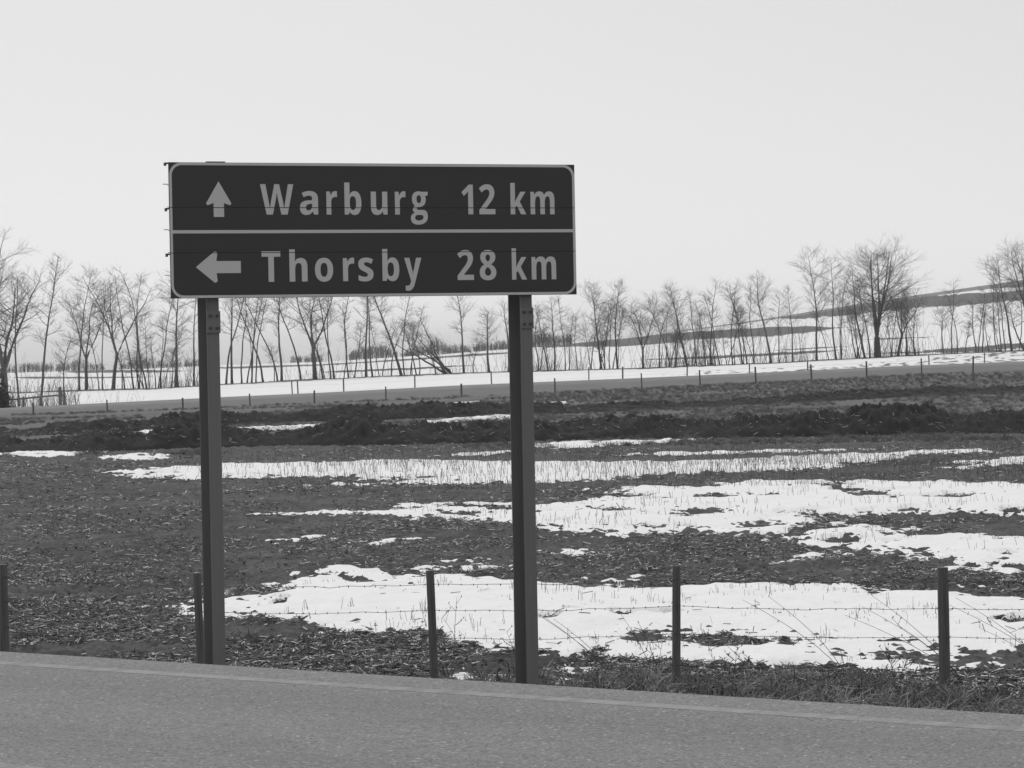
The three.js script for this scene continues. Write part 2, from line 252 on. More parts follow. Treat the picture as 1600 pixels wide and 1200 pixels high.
{ // each patch of old snow: a crust with its own thickness, sunk into the clods at its rim
  const R = fieldRows.length, C = columns.length, T = new Float32Array(R * C).fill(-1), K = new Int8Array(R * C).fill(-1), fp = field.geometry.attributes.position;
  for (let j = 0; j < R; j++) { if (fieldRows[j] < 24 || fieldRows[j] > 125) continue; for (let i = 0; i < C; i++) { const k = j * C + i; if (Math.abs(columns[i]) > 13.5) continue; const [t, w] = snowAt(fp.getX(k), fp.getZ(k)); T[k] = t; K[k] = w; } }
  const snow = new THREE.MeshStandardMaterial({ map: greyTexture(512, (i, j) => 0.86 + 0.03 * fbm(i * 0.025, j * 0.025, 3) - (hash2(i >> 1, j >> 1) > 0.992 ? 0.45 * hash2(i >> 1, j) : 0)), roughness: 0.8, bumpMap: greyTexture(512, (i, j) => 0.5 + 0.3 * fbm(i * 0.06, j * 0.06, 3) + 0.2 * noise(i * 0.45, j * 0.45), false), bumpScale: 0.02 });
  shapes.forEach((s, w) => {
    const map = new Map(), p = [], uv = [], ix = [];
    const vert = (k) => { if (!map.has(k)) { map.set(k, p.length / 3); const x = fp.getX(k), z = fp.getZ(k); p.push(x, smoothGround(x, z) + (K[k] < 0 ? -0.25 : T[k]), z); uv.push(x / 2.5, z / 2.5); } return map.get(k); };
    for (let j = 0; j < R - 1; j++) for (let i = 0; i < C - 1; i++) {
      const a = j * C + i, q = [a, a + 1, a + C, a + C + 1]; let m = -9, o = -1; for (const k of q) if (T[k] > m) { m = T[k]; o = K[k]; }
      if (o !== w || m < -0.01) continue; const [A, B, D, E] = q.map(vert); ix.push(A, B, D, B, E, D);
    }
    if (!ix.length) return;
    const g = new THREE.BufferGeometry(); g.setAttribute('position', new THREE.Float32BufferAttribute(p, 3)); g.setAttribute('uv', new THREE.Float32BufferAttribute(uv, 2)); g.setIndex(ix); g.computeVertexNormals();
    struct('snow_patch', g, snow);
  });
}
// thin strips of snow between the two soil ridges
function ribbonSnow(pts) {                            // [bearing, near, far]
  const p = [], ix = [], uv = [], N = 160, M = 8, s = pts;
  for (let i = 0; i <= N; i++) {
    const u = i / N * (s.length - 1), k = Math.min(Math.floor(u), s.length - 2), t = u - k, b = mix(s[k][0], s[k + 1][0], t), lo = mix(s[k][1], s[k + 1][1], t), hi = mix(s[k][2], s[k + 1][2], t);
    for (let j = 0; j <= M; j++) { const v = j / M, r = mix(lo, hi, v) + 1.2 * fbm(b * 4, v * 2, 2), [x, z] = polar(b, r); p.push(x, smoothGround(x, z) + 0.14 * Math.sin(v * Math.PI) * Math.min(1, Math.min(i, N - i) / 12) + 0.03 * noise(x * 2, z * 2) - 0.05 + 0.05 * Math.sin(v * Math.PI), z); uv.push(x / 2.5, z / 2.5); }
  }
  for (let i = 0; i < N; i++) for (let j = 0; j < M; j++) { const a = i * (M + 1) + j; ix.push(a, a + M + 1, a + 1, a + 1, a + M + 1, a + M + 2); }
  const g = new THREE.BufferGeometry(); g.setAttribute('position', new THREE.Float32BufferAttribute(p, 3)); g.setAttribute('uv', new THREE.Float32BufferAttribute(uv, 2)); g.setIndex(ix); g.computeVertexNormals();
  struct('snow_strip', g, mat(0.85, 0.8));
}
ribbonSnow([[-7.5, 144, 145], [-6.5, 140, 150], [-4.5, 141, 150], [-2.6, 146, 152]]);
ribbonSnow([[-1.85, 146, 147], [-1.2, 147, 154], [-0.3, 150, 160], [0.1, 150, 156]]);
ribbonSnow([[-3.5, 172, 173], [-2, 183, 185], [-0.5, 196, 199]]);
ribbonSnow([[0.5, 178, 180], [0.8, 179, 184], [1.1, 183, 185]]);

// two long ridges of turned earth across the field
const ridgeMat = new THREE.MeshStandardMaterial({ color: grey(0.016), map: null, roughness: 1 });
function ridge(from, to, range, height, width) {
  const step = 0.065 * range(0) / 112, L = (to - from) * RAD * range(0), N = Math.round(L / step), M = 34, p = [], uv = [], ix = [];
  for (let i = 0; i <= N; i++) {
    const b = mix(from, to, i / N), a = b * RAD * 112;
    for (let j = 0; j <= M; j++) {
      const v = j / M * 2 - 1, r = range(b) + v * width, [x, z] = polar(b, r);
      const env = Math.pow(Math.max(0, 1 - v * v), 0.75), hh = height(b) * (0.82 + 0.35 * fbm(a * 0.42, 3, 3) + 0.2 * noise(a * 0.9, v * 2));
      const lump = 0.3 * (0.5 - Math.abs(noise(x * 1.3, z * 1.3))) + 0.26 * (0.5 - Math.abs(noise(x * 3.1 + 7, z * 3.1))) + 0.13 * (0.5 - Math.abs(noise(x * 6.5, z * 6.5))) + 0.06 * noise(x * 14, z * 14);
      p.push(x, smoothGround(x, z) - 0.09 + env * (hh + lump * Math.min(1.2, 0.35 + hh)), z); uv.push(x / 2.5, z / 2.5);
    }
  }
  for (let i = 0; i < N; i++) for (let j = 0; j < M; j++) { const a = i * (M + 1) + j; ix.push(a, a + M + 1, a + 1, a + 1, a + M + 1, a + M + 2); }
  const g = new THREE.BufferGeometry(); g.setAttribute('position', new THREE.Float32BufferAttribute(p, 3)); g.setAttribute('uv', new THREE.Float32BufferAttribute(uv, 2)); g.setIndex(ix); g.computeVertexNormals();
  struct('soil_ridge', g, ridgeMat);
}
const nearRidge = (b) => 116 + 1.2 * Math.sin(b * 0.9) - (b > 6 ? (b - 6) * 0.1 : 0), nearRidgeH = (b) => 0.78 + 0.08 * Math.sin(b * 1.7 + 1) + sstep(0, 6, b) * 0.12;
const farRidge = (b) => 160 + sstep(0, 10, b) * 12 - sstep(-4, -9, b) * 14, farRidgeH = (b) => (b < 1 ? 0.72 : b < 7 ? 0.42 : 0.36 + 0.22 * Math.max(0, Math.sin(b * 3.1))) * (b < -9.2 ? 0.7 : 1);
ridge(-14, 14, nearRidge, nearRidgeH, 2.7);
ridge(-14, 14, farRidge, farRidgeH, 2.6);

// ---------------------------------------------------------------- the road in front
const ax = NF, az = NX;                               // along the road: x += ax * s, forward -= az * s
const roadPt = (s, n) => [NX * n + ax * s, -(NF * n - az * s)];
function strip(n0, n1, y, s0, s1, ds, dn, bottom) {
  const p = [], uv = [], ix = [], S = Math.round((s1 - s0) / ds), M = Math.max(1, Math.round((n1 - n0) / dn)), col = [];
  for (let i = 0; i <= S; i++) for (let j = 0; j <= M; j++) { const s = mix(s0, s1, i / S), n = mix(n0, n1, j / M), [x, z] = roadPt(s, n); p.push(x, y, z); uv.push(s / 3, n / 3); }
  for (let i = 0; i < S; i++) for (let j = 0; j < M; j++) { const a = i * (M + 1) + j; ix.push(a, a + M + 1, a + 1, a + 1, a + M + 1, a + M + 2); }
  if (bottom !== undefined) for (let i = 0; i < S; i++) {   // broken outer edge of the asphalt
    const a = i * (M + 1) + M, c = a + M + 1, k = p.length / 3; const A = [p[3 * a], p[3 * a + 2]], B = [p[3 * c], p[3 * c + 2]];
    p.push(A[0], y, A[1], B[0], y, B[1], A[0] + 0.15 * NX, bottom, A[1] - 0.15 * NF, B[0] + 0.15 * NX, bottom, B[1] - 0.15 * NF); uv.push(0, 0, 1, 0, 0, 0.1, 1, 0.1); ix.push(k, k + 1, k + 2, k + 1, k + 3, k + 2);
  }
  const g = new THREE.BufferGeometry(); g.setAttribute('position', new THREE.Float32BufferAttribute(p, 3)); g.setAttribute('uv', new THREE.Float32BufferAttribute(uv, 2)); g.setIndex(ix); g.computeVertexNormals(); return g;
}
const asphaltMap = (() => {                           // 3 m of worn asphalt: dark binder, light and dark stone chips
  const N = 1024, a = new Float32Array(N * N), r = rngOf(9);
  for (let j = 0; j < N; j++) for (let i = 0; i < N; i++) a[j * N + i] = 0.185 + 0.014 * noise(i * 0.012, j * 0.05) + 0.035 * noise(i * 0.3, j * 0.13) + 0.03 * noise(i * 0.55 + 50, j * 0.3) + 0.03 * (r() - 0.5);
  for (let k = 0; k < 34000; k++) { const cx = Math.floor(r() * N), cy = Math.floor(r() * N), R = 1 + (r() < 0.4 ? 1 : 0) + (r() < 0.14 ? 1 : 0), q0 = r(), v = q0 < 0.5 ? 0.17 + 0.1 * r() : q0 < 0.9 ? 0.07 + 0.06 * r() : 0.28 + 0.22 * r(); for (let y = -R; y <= R; y++) for (let x = -R; x <= R; x++) if (x * x + y * y <= R * R) a[((cy + y + N) % N) * N + (cx + x + N) % N] = v; }
  return greyTexture(N, (i, j) => a[j * N + i]);
})();
const roadGeo = strip(-40, EDGE, 0, -300, 300, 4, 0.3, -0.3);
{ // tyres have polished two tracks in each lane, oil darkens the middle, grit whitens the shoulder
  const p = roadGeo.attributes.position, c = new Float32Array(p.count * 3);
  for (let k = 0; k < p.count; k++) {
    const x = p.getX(k), f = -p.getZ(k), n = NX * x + NF * f, s = ax * x - az * f, lane = (v, w) => Math.exp(-((n - v) ** 2) / (w * w));
    const v = 1 - 0.10 * lane(10.55, 0.35) - 0.08 * lane(9.0, 0.4) + 0.05 * lane(11.5, 0.3) + 0.03 * lane(9.8, 0.3) - 0.07 * lane(7.4, 0.4) + 0.06 * fbm(s * 0.11, n * 0.9, 3);
    c[3 * k] = c[3 * k + 1] = c[3 * k + 2] = v;
  }
  roadGeo.setAttribute('color', new THREE.BufferAttribute(c, 3));
}
struct('road', roadGeo, new THREE.MeshStandardMaterial({ map: asphaltMap, vertexColors: true, roughness: 0.85 }));
const paintMap = greyTexture(1024, (i, j) => { const w = 0.5 + 0.7 * fbm(i * 0.06, j * 0.02, 3) + 0.35 * noise(i * 0.4, j * 0.4); return mix(0.18, 0.31, clamp(w, 0, 1)); });
const paint = new THREE.MeshStandardMaterial({ map: paintMap, roughness: 0.8 });
function slab(n0, n1) {                               // a film of paint with closed sides
  const g = strip(n0, n1, 0.0012, -60, 60, 2, 0.2), p = [...g.attributes.position.array], uv = [...g.attributes.uv.array], ix = [...g.index.array];
  for (const n of [n0, n1]) { const [xa, za] = roadPt(-60, n), [xb, zb] = roadPt(60, n), k = p.length / 3; p.push(xa, 0.0012, za, xb, 0.0012, zb, xa, -0.004, za, xb, -0.004, zb); uv.push(-20, n / 3, 20, n / 3, -20, n / 3, 20, n / 3); ix.push(k, k + 1, k + 2, k + 1, k + 3, k + 2); }
  const o = new THREE.BufferGeometry(); o.setAttribute('position', new THREE.Float32BufferAttribute(p, 3)); o.setAttribute('uv', new THREE.Float32BufferAttribute(uv, 2)); o.setIndex(ix); o.computeVertexNormals(); return o;
}
struct('road_edge_line', slab(11.14, 11.27), paint);
struct('road_lane_line', slab(8.18, 8.30), paint);

// ---------------------------------------------------------------- direction sign
{
  const W = 2.926, H = 0.918, turn = Math.atan2(0.34171, 0.93981);
  const sign = thing('direction_sign', 'dark rectangular road direction sign with light lettering and arrows on two steel posts', 'road sign', [-2.2817, 0, -19.36], turn);
  // local frame: x along the face from its left end, z towards the viewer, y up from the road level
  const bottom = 2.0877, face = mat(0.052, 0.6, {}), light = mat(0.68, 0.5), metal = mat(0.11, 0.5, { metalness: 0.3 }), darkMetal = mat(0.08, 0.6);
  const ph = H / 3;
  for (let k = 0; k < 3; k++) {                       // three extruded planks, channel-shaped behind
    const y0 = bottom + k * ph, pieces = [];
    const f = new RoundedBoxGeometry(W, ph - 0.0012, 0.008, 1, 0.0015); f.translate(W / 2, y0 + ph / 2, 0); pieces.push(f);
    for (const yy of [y0 + 0.006, y0 + ph - 0.006]) { const b = new THREE.BoxGeometry(W, 0.004, 0.05); b.translate(W / 2, yy, -0.029); pieces.push(b); }
    if (k) { const lip = new THREE.BoxGeometry(W - 0.004, 0.02, 0.003); lip.translate(W / 2, y0, -0.006); pieces.push(lip); }   // the joint is closed behind
    const rb = new THREE.BoxGeometry(W, 0.004, 0.03); rb.translate(W / 2, y0 + ph / 2, -0.019); pieces.push(rb);
    part('plank', mergeGeometries(pieces.map(g => { const h = g.index ? g.toNonIndexed() : g; return h; })), face, sign);
    // bolted clip at the left end of the upper flange of this plank, and the bare end of its middle rib
    const clip = []; for (const [dx, dy, w, h, d] of [[-0.008, ph - 0.006, 0.022, 0.010, 0.04], [-0.014, ph - 0.016, 0.012, 0.014, 0.025]]) { const b = new THREE.BoxGeometry(w, h, d); b.translate(dx, y0 + dy, -0.035); clip.push(b); }
    part('clip', mergeGeometries(clip), darkMetal, sign);
    const rib = new THREE.BoxGeometry(0.03, 0.004, 0.02); rib.translate(-0.016, y0 + ph / 2 + 0.006, -0.026); part('rib_end', rib, metal, sign);
  }
  { const b = new THREE.BoxGeometry(0.13, 0.007, 0.03); b.translate(0.33, bottom + H + 0.0035, -0.02); part('top_bracket', b, darkMetal, sign); }
  // border with rounded corners
  const rr = (shape, x, y, w, h, r) => { shape.moveTo(x + r, y); shape.lineTo(x + w - r, y); shape.absarc(x + w - r, y + r, r, -Math.PI / 2, 0); shape.lineTo(x + w, y + h - r); shape.absarc(x + w - r, y + h - r, r, 0, Math.PI / 2); shape.lineTo(x + r, y + h); shape.absarc(x + r, y + h - r, r, Math.PI / 2, Math.PI); shape.lineTo(x, y + r); shape.absarc(x + r, y + r, r, Math.PI, Math.PI * 1.5); return shape; };
  const EX = { depth: 0.0012, bevelEnabled: false, curveSegments: 10 };
  const cut = new Evaluator(); cut.attributes = ['position', 'normal']; cut.useGroups = false;
  const gaps = [1, 2].map(k => { const g = new THREE.BoxGeometry(W + 1, 0.005, 0.1); g.deleteAttribute('uv'); const b = new Brush(g); b.position.set(W / 2, bottom + k * ph, 0); b.updateMatrixWorld(); return b; });
  const sheet = (name, g, parent = sign) => {         // sheeting is cut through where two planks meet
    g.deleteAttribute('uv'); g.translate(0, 0, 0.0044); let b = new Brush(g); b.updateMatrixWorld(); g.computeBoundingBox();
    for (const q of gaps) if (g.boundingBox.min.y < q.position.y && g.boundingBox.max.y > q.position.y) { b = cut.evaluate(b, q, SUBTRACTION); b.updateMatrixWorld(); }
    const o = b.geometry; o.clearGroups(); if (!o.attributes.normal) o.computeVertexNormals(); return part(name, o, light, parent);
  };
  const outer = rr(new THREE.Shape(), 0.004, bottom + 0.003, W - 0.006, H - 0.005, 0.085); outer.holes.push(rr(new THREE.Path(), 0.021, bottom + 0.02, W - 0.041, H - 0.04, 0.07));
  sheet('border', new THREE.ExtrudeGeometry(outer, EX));
  const dv = new THREE.Shape(); dv.moveTo(0.021, bottom + 0.438); dv.lineTo(W - 0.02, bottom + 0.440); dv.lineTo(W - 0.02, bottom + 0.462); dv.lineTo(0.021, bottom + 0.460);
  sheet('divider', new THREE.ExtrudeGeometry(dv, EX));
  const up = new THREE.Shape(); for (const [i, q] of [[0, [0.343, 0.79]], [1, [0.430, 0.640]], [1, [0.420, 0.628]], [1, [0.378, 0.643]], [1, [0.378, 0.549]], [1, [0.306, 0.549]], [1, [0.306, 0.643]], [1, [0.264, 0.628]], [1, [0.254, 0.640]]]) up[i ? 'lineTo' : 'moveTo'](q[0], q[1] + bottom);
  sheet('arrow', new THREE.ExtrudeGeometry(up, EX)).userData.label = 'light arrow pointing up on the upper half';
  const lf = new THREE.Shape(); for (const [i, q] of [[0, [0.175, 0.211]], [1, [0.305, 0.316]], [1, [0.321, 0.312]], [1, [0.324, 0.3]], [1, [0.318, 0.251]], [1, [0.487, 0.251]], [1, [0.487, 0.169]], [1, [0.318, 0.169]], [1, [0.324, 0.12]], [1, [0.321, 0.110]], [1, [0.305, 0.104]]]) lf[i ? 'lineTo' : 'moveTo'](q[0], q[1] + bottom);
  sheet('arrow', new THREE.ExtrudeGeometry(lf, EX)).userData.label = 'light arrow pointing left on the lower half';
  const font = await new FontLoader().loadAsync('fonts/droid/droid_sans_bold.typeface.json');
  const capG = new TextGeometry('T', { font, size: 1, depth: 0.1, bevelEnabled: false }); capG.computeBoundingBox(); const cap = capG.boundingBox.max.y;
  const word = (rows, base, capH) => {
    for (const [c, s0, s1] of rows) {
      const g = new TextGeometry(c, { font, size: 1, depth: 0.0012, curveSegments: 6, bevelEnabled: false }); g.computeBoundingBox(); const b = g.boundingBox;
      const kx = (s1 - s0) / (b.max.x - b.min.x), ky = capH / cap; g.scale(kx, ky, 1); g.translate(s0 - b.min.x * kx, bottom + base, 0);
      g.computeVertexNormals(); sheet('letter', g);
    }
  };
  const C = 0.207;
  word([['W', 0.632, 0.866], ['a', 0.901, 1.03], ['r', 1.084, 1.16], ['b', 1.212, 1.333], ['u', 1.402, 1.521], ['r', 1.576, 1.653], ['g', 1.703, 1.828]], 0.565, C);
  word([['1', 2.069, 2.154], ['2', 2.2, 2.319], ['k', 2.426, 2.542], ['m', 2.575, 2.755]], 0.567, C);
  word([['T', 0.629, 0.761], ['h', 0.811, 0.938], ['o', 0.998, 1.127], ['r', 1.192, 1.273], ['s', 1.308, 1.416], ['b', 1.475, 1.597], ['y', 1.65, 1.775]], 0.108, C);
  word([['2', 2.03, 2.151], ['8', 2.195, 2.318], ['k', 2.427, 2.539], ['m', 2.574, 2.758]], 0.109, C);
  // two steel channels, open to one side, a bolted hinge plate below the sign
  const steelMap = greyTexture(512, (i, j) => 0.215 + 0.02 * fbm(i * 0.03, j * 0.012, 3) + 0.018 * noise(i * 0.3, j * 0.2));
  const steel = new THREE.MeshStandardMaterial({ map: steelMap, roughness: 0.6, metalness: 0.2 });
  for (const sx of [0.302, 2.567]) {
    const hgt = 4.1, yc = -1.15 + hgt / 2, zf = -0.06, dep = 0.255, beam = [];
    for (const zz of [zf - 0.005, zf - dep + 0.005]) { const f = new RoundedBoxGeometry(0.088, hgt, 0.010, 1, 0.003); f.translate(sx, yc, zz); beam.push(f); }
    const web = new RoundedBoxGeometry(0.008, hgt, dep - 0.02, 1, 0.002); web.translate(sx + 0.038, yc, zf - dep / 2); beam.push(web);
    const post = part('post', mergeGeometries(beam), steel, sign);
    const plate = part('plate', (() => { const g = new RoundedBoxGeometry(0.094, 0.15, 0.012, 1, 0.003); g.translate(sx + 0.003, bottom - 0.16, zf + 0.006); return g; })(), steel, post);
    for (const dx of [-0.02, 0.027]) for (const dy of [-0.042, 0.042]) { const b = new THREE.CylinderGeometry(0.010, 0.010, 0.014, 6); b.rotateX(Math.PI / 2); b.translate(sx + dx, bottom - 0.16 + dy, zf + 0.018); part('bolt', b, darkMetal, post); }
  }
}

// ---------------------------------------------------------------- fences
const postMap = greyTexture(512, (i, j) => 0.14 + 0.04 * noise(i * 0.12, j * 0.012) + 0.025 * noise(i * 0.5, j * 0.03));
const postMat = new THREE.MeshStandardMaterial({ map: postMap, roughness: 0.95 });
function roundPost(d, h, seed) {
  const r = rngOf(seed), g = new THREE.CylinderGeometry(d / 2 * 0.97, d / 2 * 1.03, h, 14, 8), p = g.attributes.position;
  for (let k = 0; k < p.count; k++) { const x = p.getX(k), y = p.getY(k), z = p.getZ(k), a = Math.atan2(z, x), n = 1 + 0.05 * noise(a * 1.3 + seed, y * 2.5 + seed); p.setXYZ(k, x * n, y + h / 2, z * n); }
  g.computeVertexNormals(); return g;
}
{
  const fence = thing('wire_fence', 'barbed wire fence on thin round wooden posts between the asphalt and the field', 'fence', [0, FIELD - 0.4, -26]);
  const posts = [[-7.1, 29.2, 0.09, 0, 0], [-4.97, 27.92, 0.099, 0.0, 0.03], [-2.9, 26.27, 0.076, 0.018, 0.06], [-0.77, 25.95, 0.078, 0.022, 0.02], [1.45, 25.93, 0.076, -0.020, -0.02], [3.73, 25.16, 0.098, 0.004, 0.03], [6.2, 24.6, 0.09, 0, 0]];
  const at = (q, h) => V3(q[0] + q[3] * (1.2 - h), h + 0.4 - 0.01, -(q[1]) + 26 + 0.045);
  posts.forEach((q, k) => {
    const m = part('post', roundPost(q[2], 1.61, 31 + k), postMat, fence); m.position.set(q[0] + q[3] * 1.6, 0, 26 - q[1]); m.rotation.set(q[4] * 0.5, 0, q[3] * 1.0);
  });
  const wire = mat(0.06, 0.6, { metalness: 0.2 });
  [1.10, 0.865, 0.615, 0.33].forEach((h, w) => {
    const bars = new Bars(4), r = rngOf(70 + w);
    for (let k = 0; k < posts.length - 1; k++) {
      const A = at(posts[k], h), B = at(posts[k + 1], h), pts = [], rad = []; for (let i = 0; i <= 14; i++) { const t = i / 14, v = A.clone().lerp(B, t); v.y -= 0.02 * 4 * t * (1 - t) * (0.5 + r()); pts.push(v); rad.push(0.0021); }
      bars.path(pts, rad);
      const n = Math.round(A.distanceTo(B) / 0.115);
      for (let i = 0; i < n; i++) { const t = (i + 0.3 + 0.4 * r()) / n, v = A.clone().lerp(B, t); v.y -= 0.02 * 4 * t * (1 - t); for (let s = 0; s < 2; s++) { const a = r() * 6.28, d = V3(0.2 * (r() - 0.5), Math.cos(a), Math.sin(a)).multiplyScalar(0.013); bars.path([v.clone().sub(d), v.clone().add(d)], [0.0018, 0.0014], 3); } bars.path([v.clone().add(V3(-0.006, 0, 0)), v.clone().add(V3(0.006, 0, 0))], [0.004, 0.004], 4); }
    }
    part('wire', bars.geometry(), wire, fence);
  });
}
function farFence(list, range, height, label, seed) {
  const [ox, oy, oz] = standAt(list[0], range, 0.3), r = rngOf(seed), f = thing('wire_fence', label, 'fence', [ox, oy, oz]); const tops = [];
  list.forEach((b, k) => {
    const [x, y, z] = standAt(b, range, 0.3), h = height(b) + 0.3 + 0.12 * (r() - 0.5);
    const m = part('post', roundPost(0.10 + 0.05 * r(), h, seed + k), postMat, f); m.position.set(x - ox, y - oy, z - oz); m.rotation.z = 0.08 * (r() - 0.5); tops.push([V3(x - ox, y - oy, z - oz), h]);
  });
  for (const q of [0.12, 0.45]) { const bars = new Bars(3), pts = [], rad = []; for (const [v, h] of tops) { pts.push(v.clone().add(V3(0, h - q, 0.1))); rad.push(0.003); } bars.path(pts, rad); part('wire', bars.geometry(), mat(0.08), f); }
}
farFence([-11.2, -9.446, -8.003, -6.523, -5.2, -3.932, -2.509, -1.007, 0.855, 2.585, 3.741, 4.844, 5.942, 7.024, 8.101, 9.097, 10.2, 11.4], 218.5, (b) => mix(0.85, 1.2, sstep(-10, 8, b)), 'row of thin fence posts on the near side of the far road', 200);
farFence([-5.9, -4.36, -4.246, -3.345, -1.933, -0.4, 1.529, 2.204, 3.475, 4.717, 5.866, 8.25, 9.32, 10.6], 245.5, (b) => mix(1.45, 1.2, sstep(0, 5, b)), 'row of short fence posts in the snow beyond the far road', 300);
{ // weathered rail at the corner of the trees
  const A = standAt(-9.63, 249, 0.2), B = standAt(-8.83, 247, 0.2), C2 = standAt(-8.92, 247, 0.2); const f = thing('rail_fence', 'short weathered rail on posts below the trees at the road bend', 'fence', A);
  const rel = (q) => V3(q[0] - A[0], q[1] - A[1], q[2] - A[2]);
  for (const [q, h, d] of [[A, 1.25, 0.16], [C2, 2.0, 0.3], [B, 1.5, 0.16]]) { const m = part('post', roundPost(d, h, 5), postMat, f); m.position.copy(rel(q)); }
  const bars = new Bars(6), a = rel(A).add(V3(-1.2, 1.0, 0.1)), b = rel(B).add(V3(0, 1.35, 0.1)); bars.path([a, a.clone().lerp(b, 0.5), b], [0.07, 0.08, 0.07]); part('rail', bars.geometry(), postMat, f);
}

// ---------------------------------------------------------------- trees
const barkMat = mat(0.13, 0.95), twigMat = mat(0.17, 0.95);
function growTree(root, seed, o) {
  // o: h height, r trunk radius, spread, bare (share of the trunk without branches), lean [x, z], forks, bend, dense
  const R = rngOf(seed), trunk = new Bars(7), limbs = new Bars(4), rand = (a, b) => a + (b - a) * R();
  const leaders = [];
  const walk = (from, dir, len, r0, r1, n, wob, lift) => {
    const pts = [from.clone()], rad = [r0], d = dir.clone().normalize(), q = from.clone();
    for (let k = 1; k <= n; k++) { d.x += rand(-wob, wob); d.z += rand(-wob, wob); d.y += lift; d.normalize(); q.addScaledVector(d, len / n); pts.push(q.clone()); rad.push(mix(r0, r1, k / n)); }
    return { pts, rad };
  };
  const sample = (L, t) => { const u = t * (L.pts.length - 1), k = Math.min(Math.floor(u), L.pts.length - 2); return { p: L.pts[k].clone().lerp(L.pts[k + 1], u - k), d: L.pts[k + 1].clone().sub(L.pts[k]).normalize(), r: mix(L.rad[k], L.rad[k + 1], u - k) }; };
  const lean = V3(o.lean?.[0] ?? rand(-0.05, 0.05), 1, o.lean?.[1] ?? rand(-0.05, 0.05)), bend = o.bend ?? 0.075;
  const start = V3(0, -0.25, 0);
  if (o.forks) {
    const fh = o.forkAt ?? 0.3, T = walk(start, lean, o.h * fh, o.r * 1.1, o.r * 0.8, 5, bend, 0.01); T.rad[0] *= 1.25; trunk.path(T.pts, T.rad); const e = sample(T, 1);
    for (let k = 0; k < o.forks; k++) { const a = k / o.forks * 6.283 + rand(-0.5, 0.5), s = rand(0.18, 0.34) * (o.open ?? 1); const L = walk(e.p.clone().addScaledVector(e.d, -0.2), V3(lean.x + Math.cos(a) * s * 1.2, 1, Math.sin(a) * s), o.h * (1 - fh) * rand(0.8, 1.02), o.r * (o.forks > 3 ? 0.42 : 0.55), 0.02, 10, bend * 2, 0.035); trunk.path(L.pts, L.rad); L.bare = 0.12; leaders.push(L); }
  } else { const L = walk(start, lean, o.h, o.r * 0.75, 0.018, 15, bend, 0.012); L.rad[0] *= 1.3; trunk.path(L.pts, L.rad); L.bare = o.bare ?? 0.4; leaders.push(L); }
  const nb = o.branches ?? 18, spread = o.spread;
  for (const L of leaders) {
    const n = Math.round(nb * (leaders.length > 1 ? 0.62 : 1)); let az = R() * 6.28;
    for (let k = 0; k < n; k++) {
      const t = mix(L.bare, 0.985, Math.pow((k + R() * 0.8) / n, 0.9)), s = sample(L, t); az += rand(0.8, 4.6);
      const prof = Math.sin(Math.PI * clamp(0.18 + 0.8 * (t - L.bare) / (1 - L.bare), 0, 1)), len = spread * (0.35 + 0.75 * prof) * rand(0.35, 1.25), up = rand(0.15, 1.2);
      const br = walk(s.p, V3(Math.cos(az), up, Math.sin(az)), len, Math.min(s.r * 0.5, 0.011 * len + 0.016), 0.011, 5, 0.24, 0.05); limbs.path(br.pts, br.rad);
      const n2 = Math.round((o.dense ?? 1) * (2.6 + len * 2));
      for (let j = 0; j < n2; j++) {
        const u = mix(0.2, 1, (j + R()) / n2), c = sample(br, u), l2 = (0.35 + len * rand(0.3, 0.6)) * (1.15 - 0.4 * u), b2 = walk(c.p, V3(c.d.x + rand(-1.1, 1.1), c.d.y + rand(-0.6, 0.6), c.d.z + rand(-1.1, 1.1)), l2, 0.012, 0.006, 2, 0.25, 0.05); limbs.path(b2.pts, b2.rad, 3);
        const n3 = Math.round((o.dense ?? 1) * (2.5 + l2 * 2.4));
        for (let i = 0; i < n3; i++) { const e = sample(b2, mix(0.15, 1, (i + R()) / n3)), l3 = rand(0.3, 1.15) * Math.min(1, 0.5 + l2 * 0.5), b3 = walk(e.p, V3(e.d.x + rand(-1, 1), e.d.y + rand(-0.5, 0.6), e.d.z + rand(-1, 1)), l3, 0.0075, 0.004, 1, 0.1, 0.05); limbs.path(b3.pts, b3.rad, 3); }
      }
    }
  }
  part('trunk', trunk.geometry(), barkMat, root); part('crown', limbs.geometry(), twigMat, root);
}
const K = 330 / 4500;                                 // metres per survey step at the tree row
function plantTree(name, label, b, r, seed, o, group) { const t = thing(name, label, 'tree', standAt(b, r, 0.05), 0, group); growTree(t, seed, o); return t; }
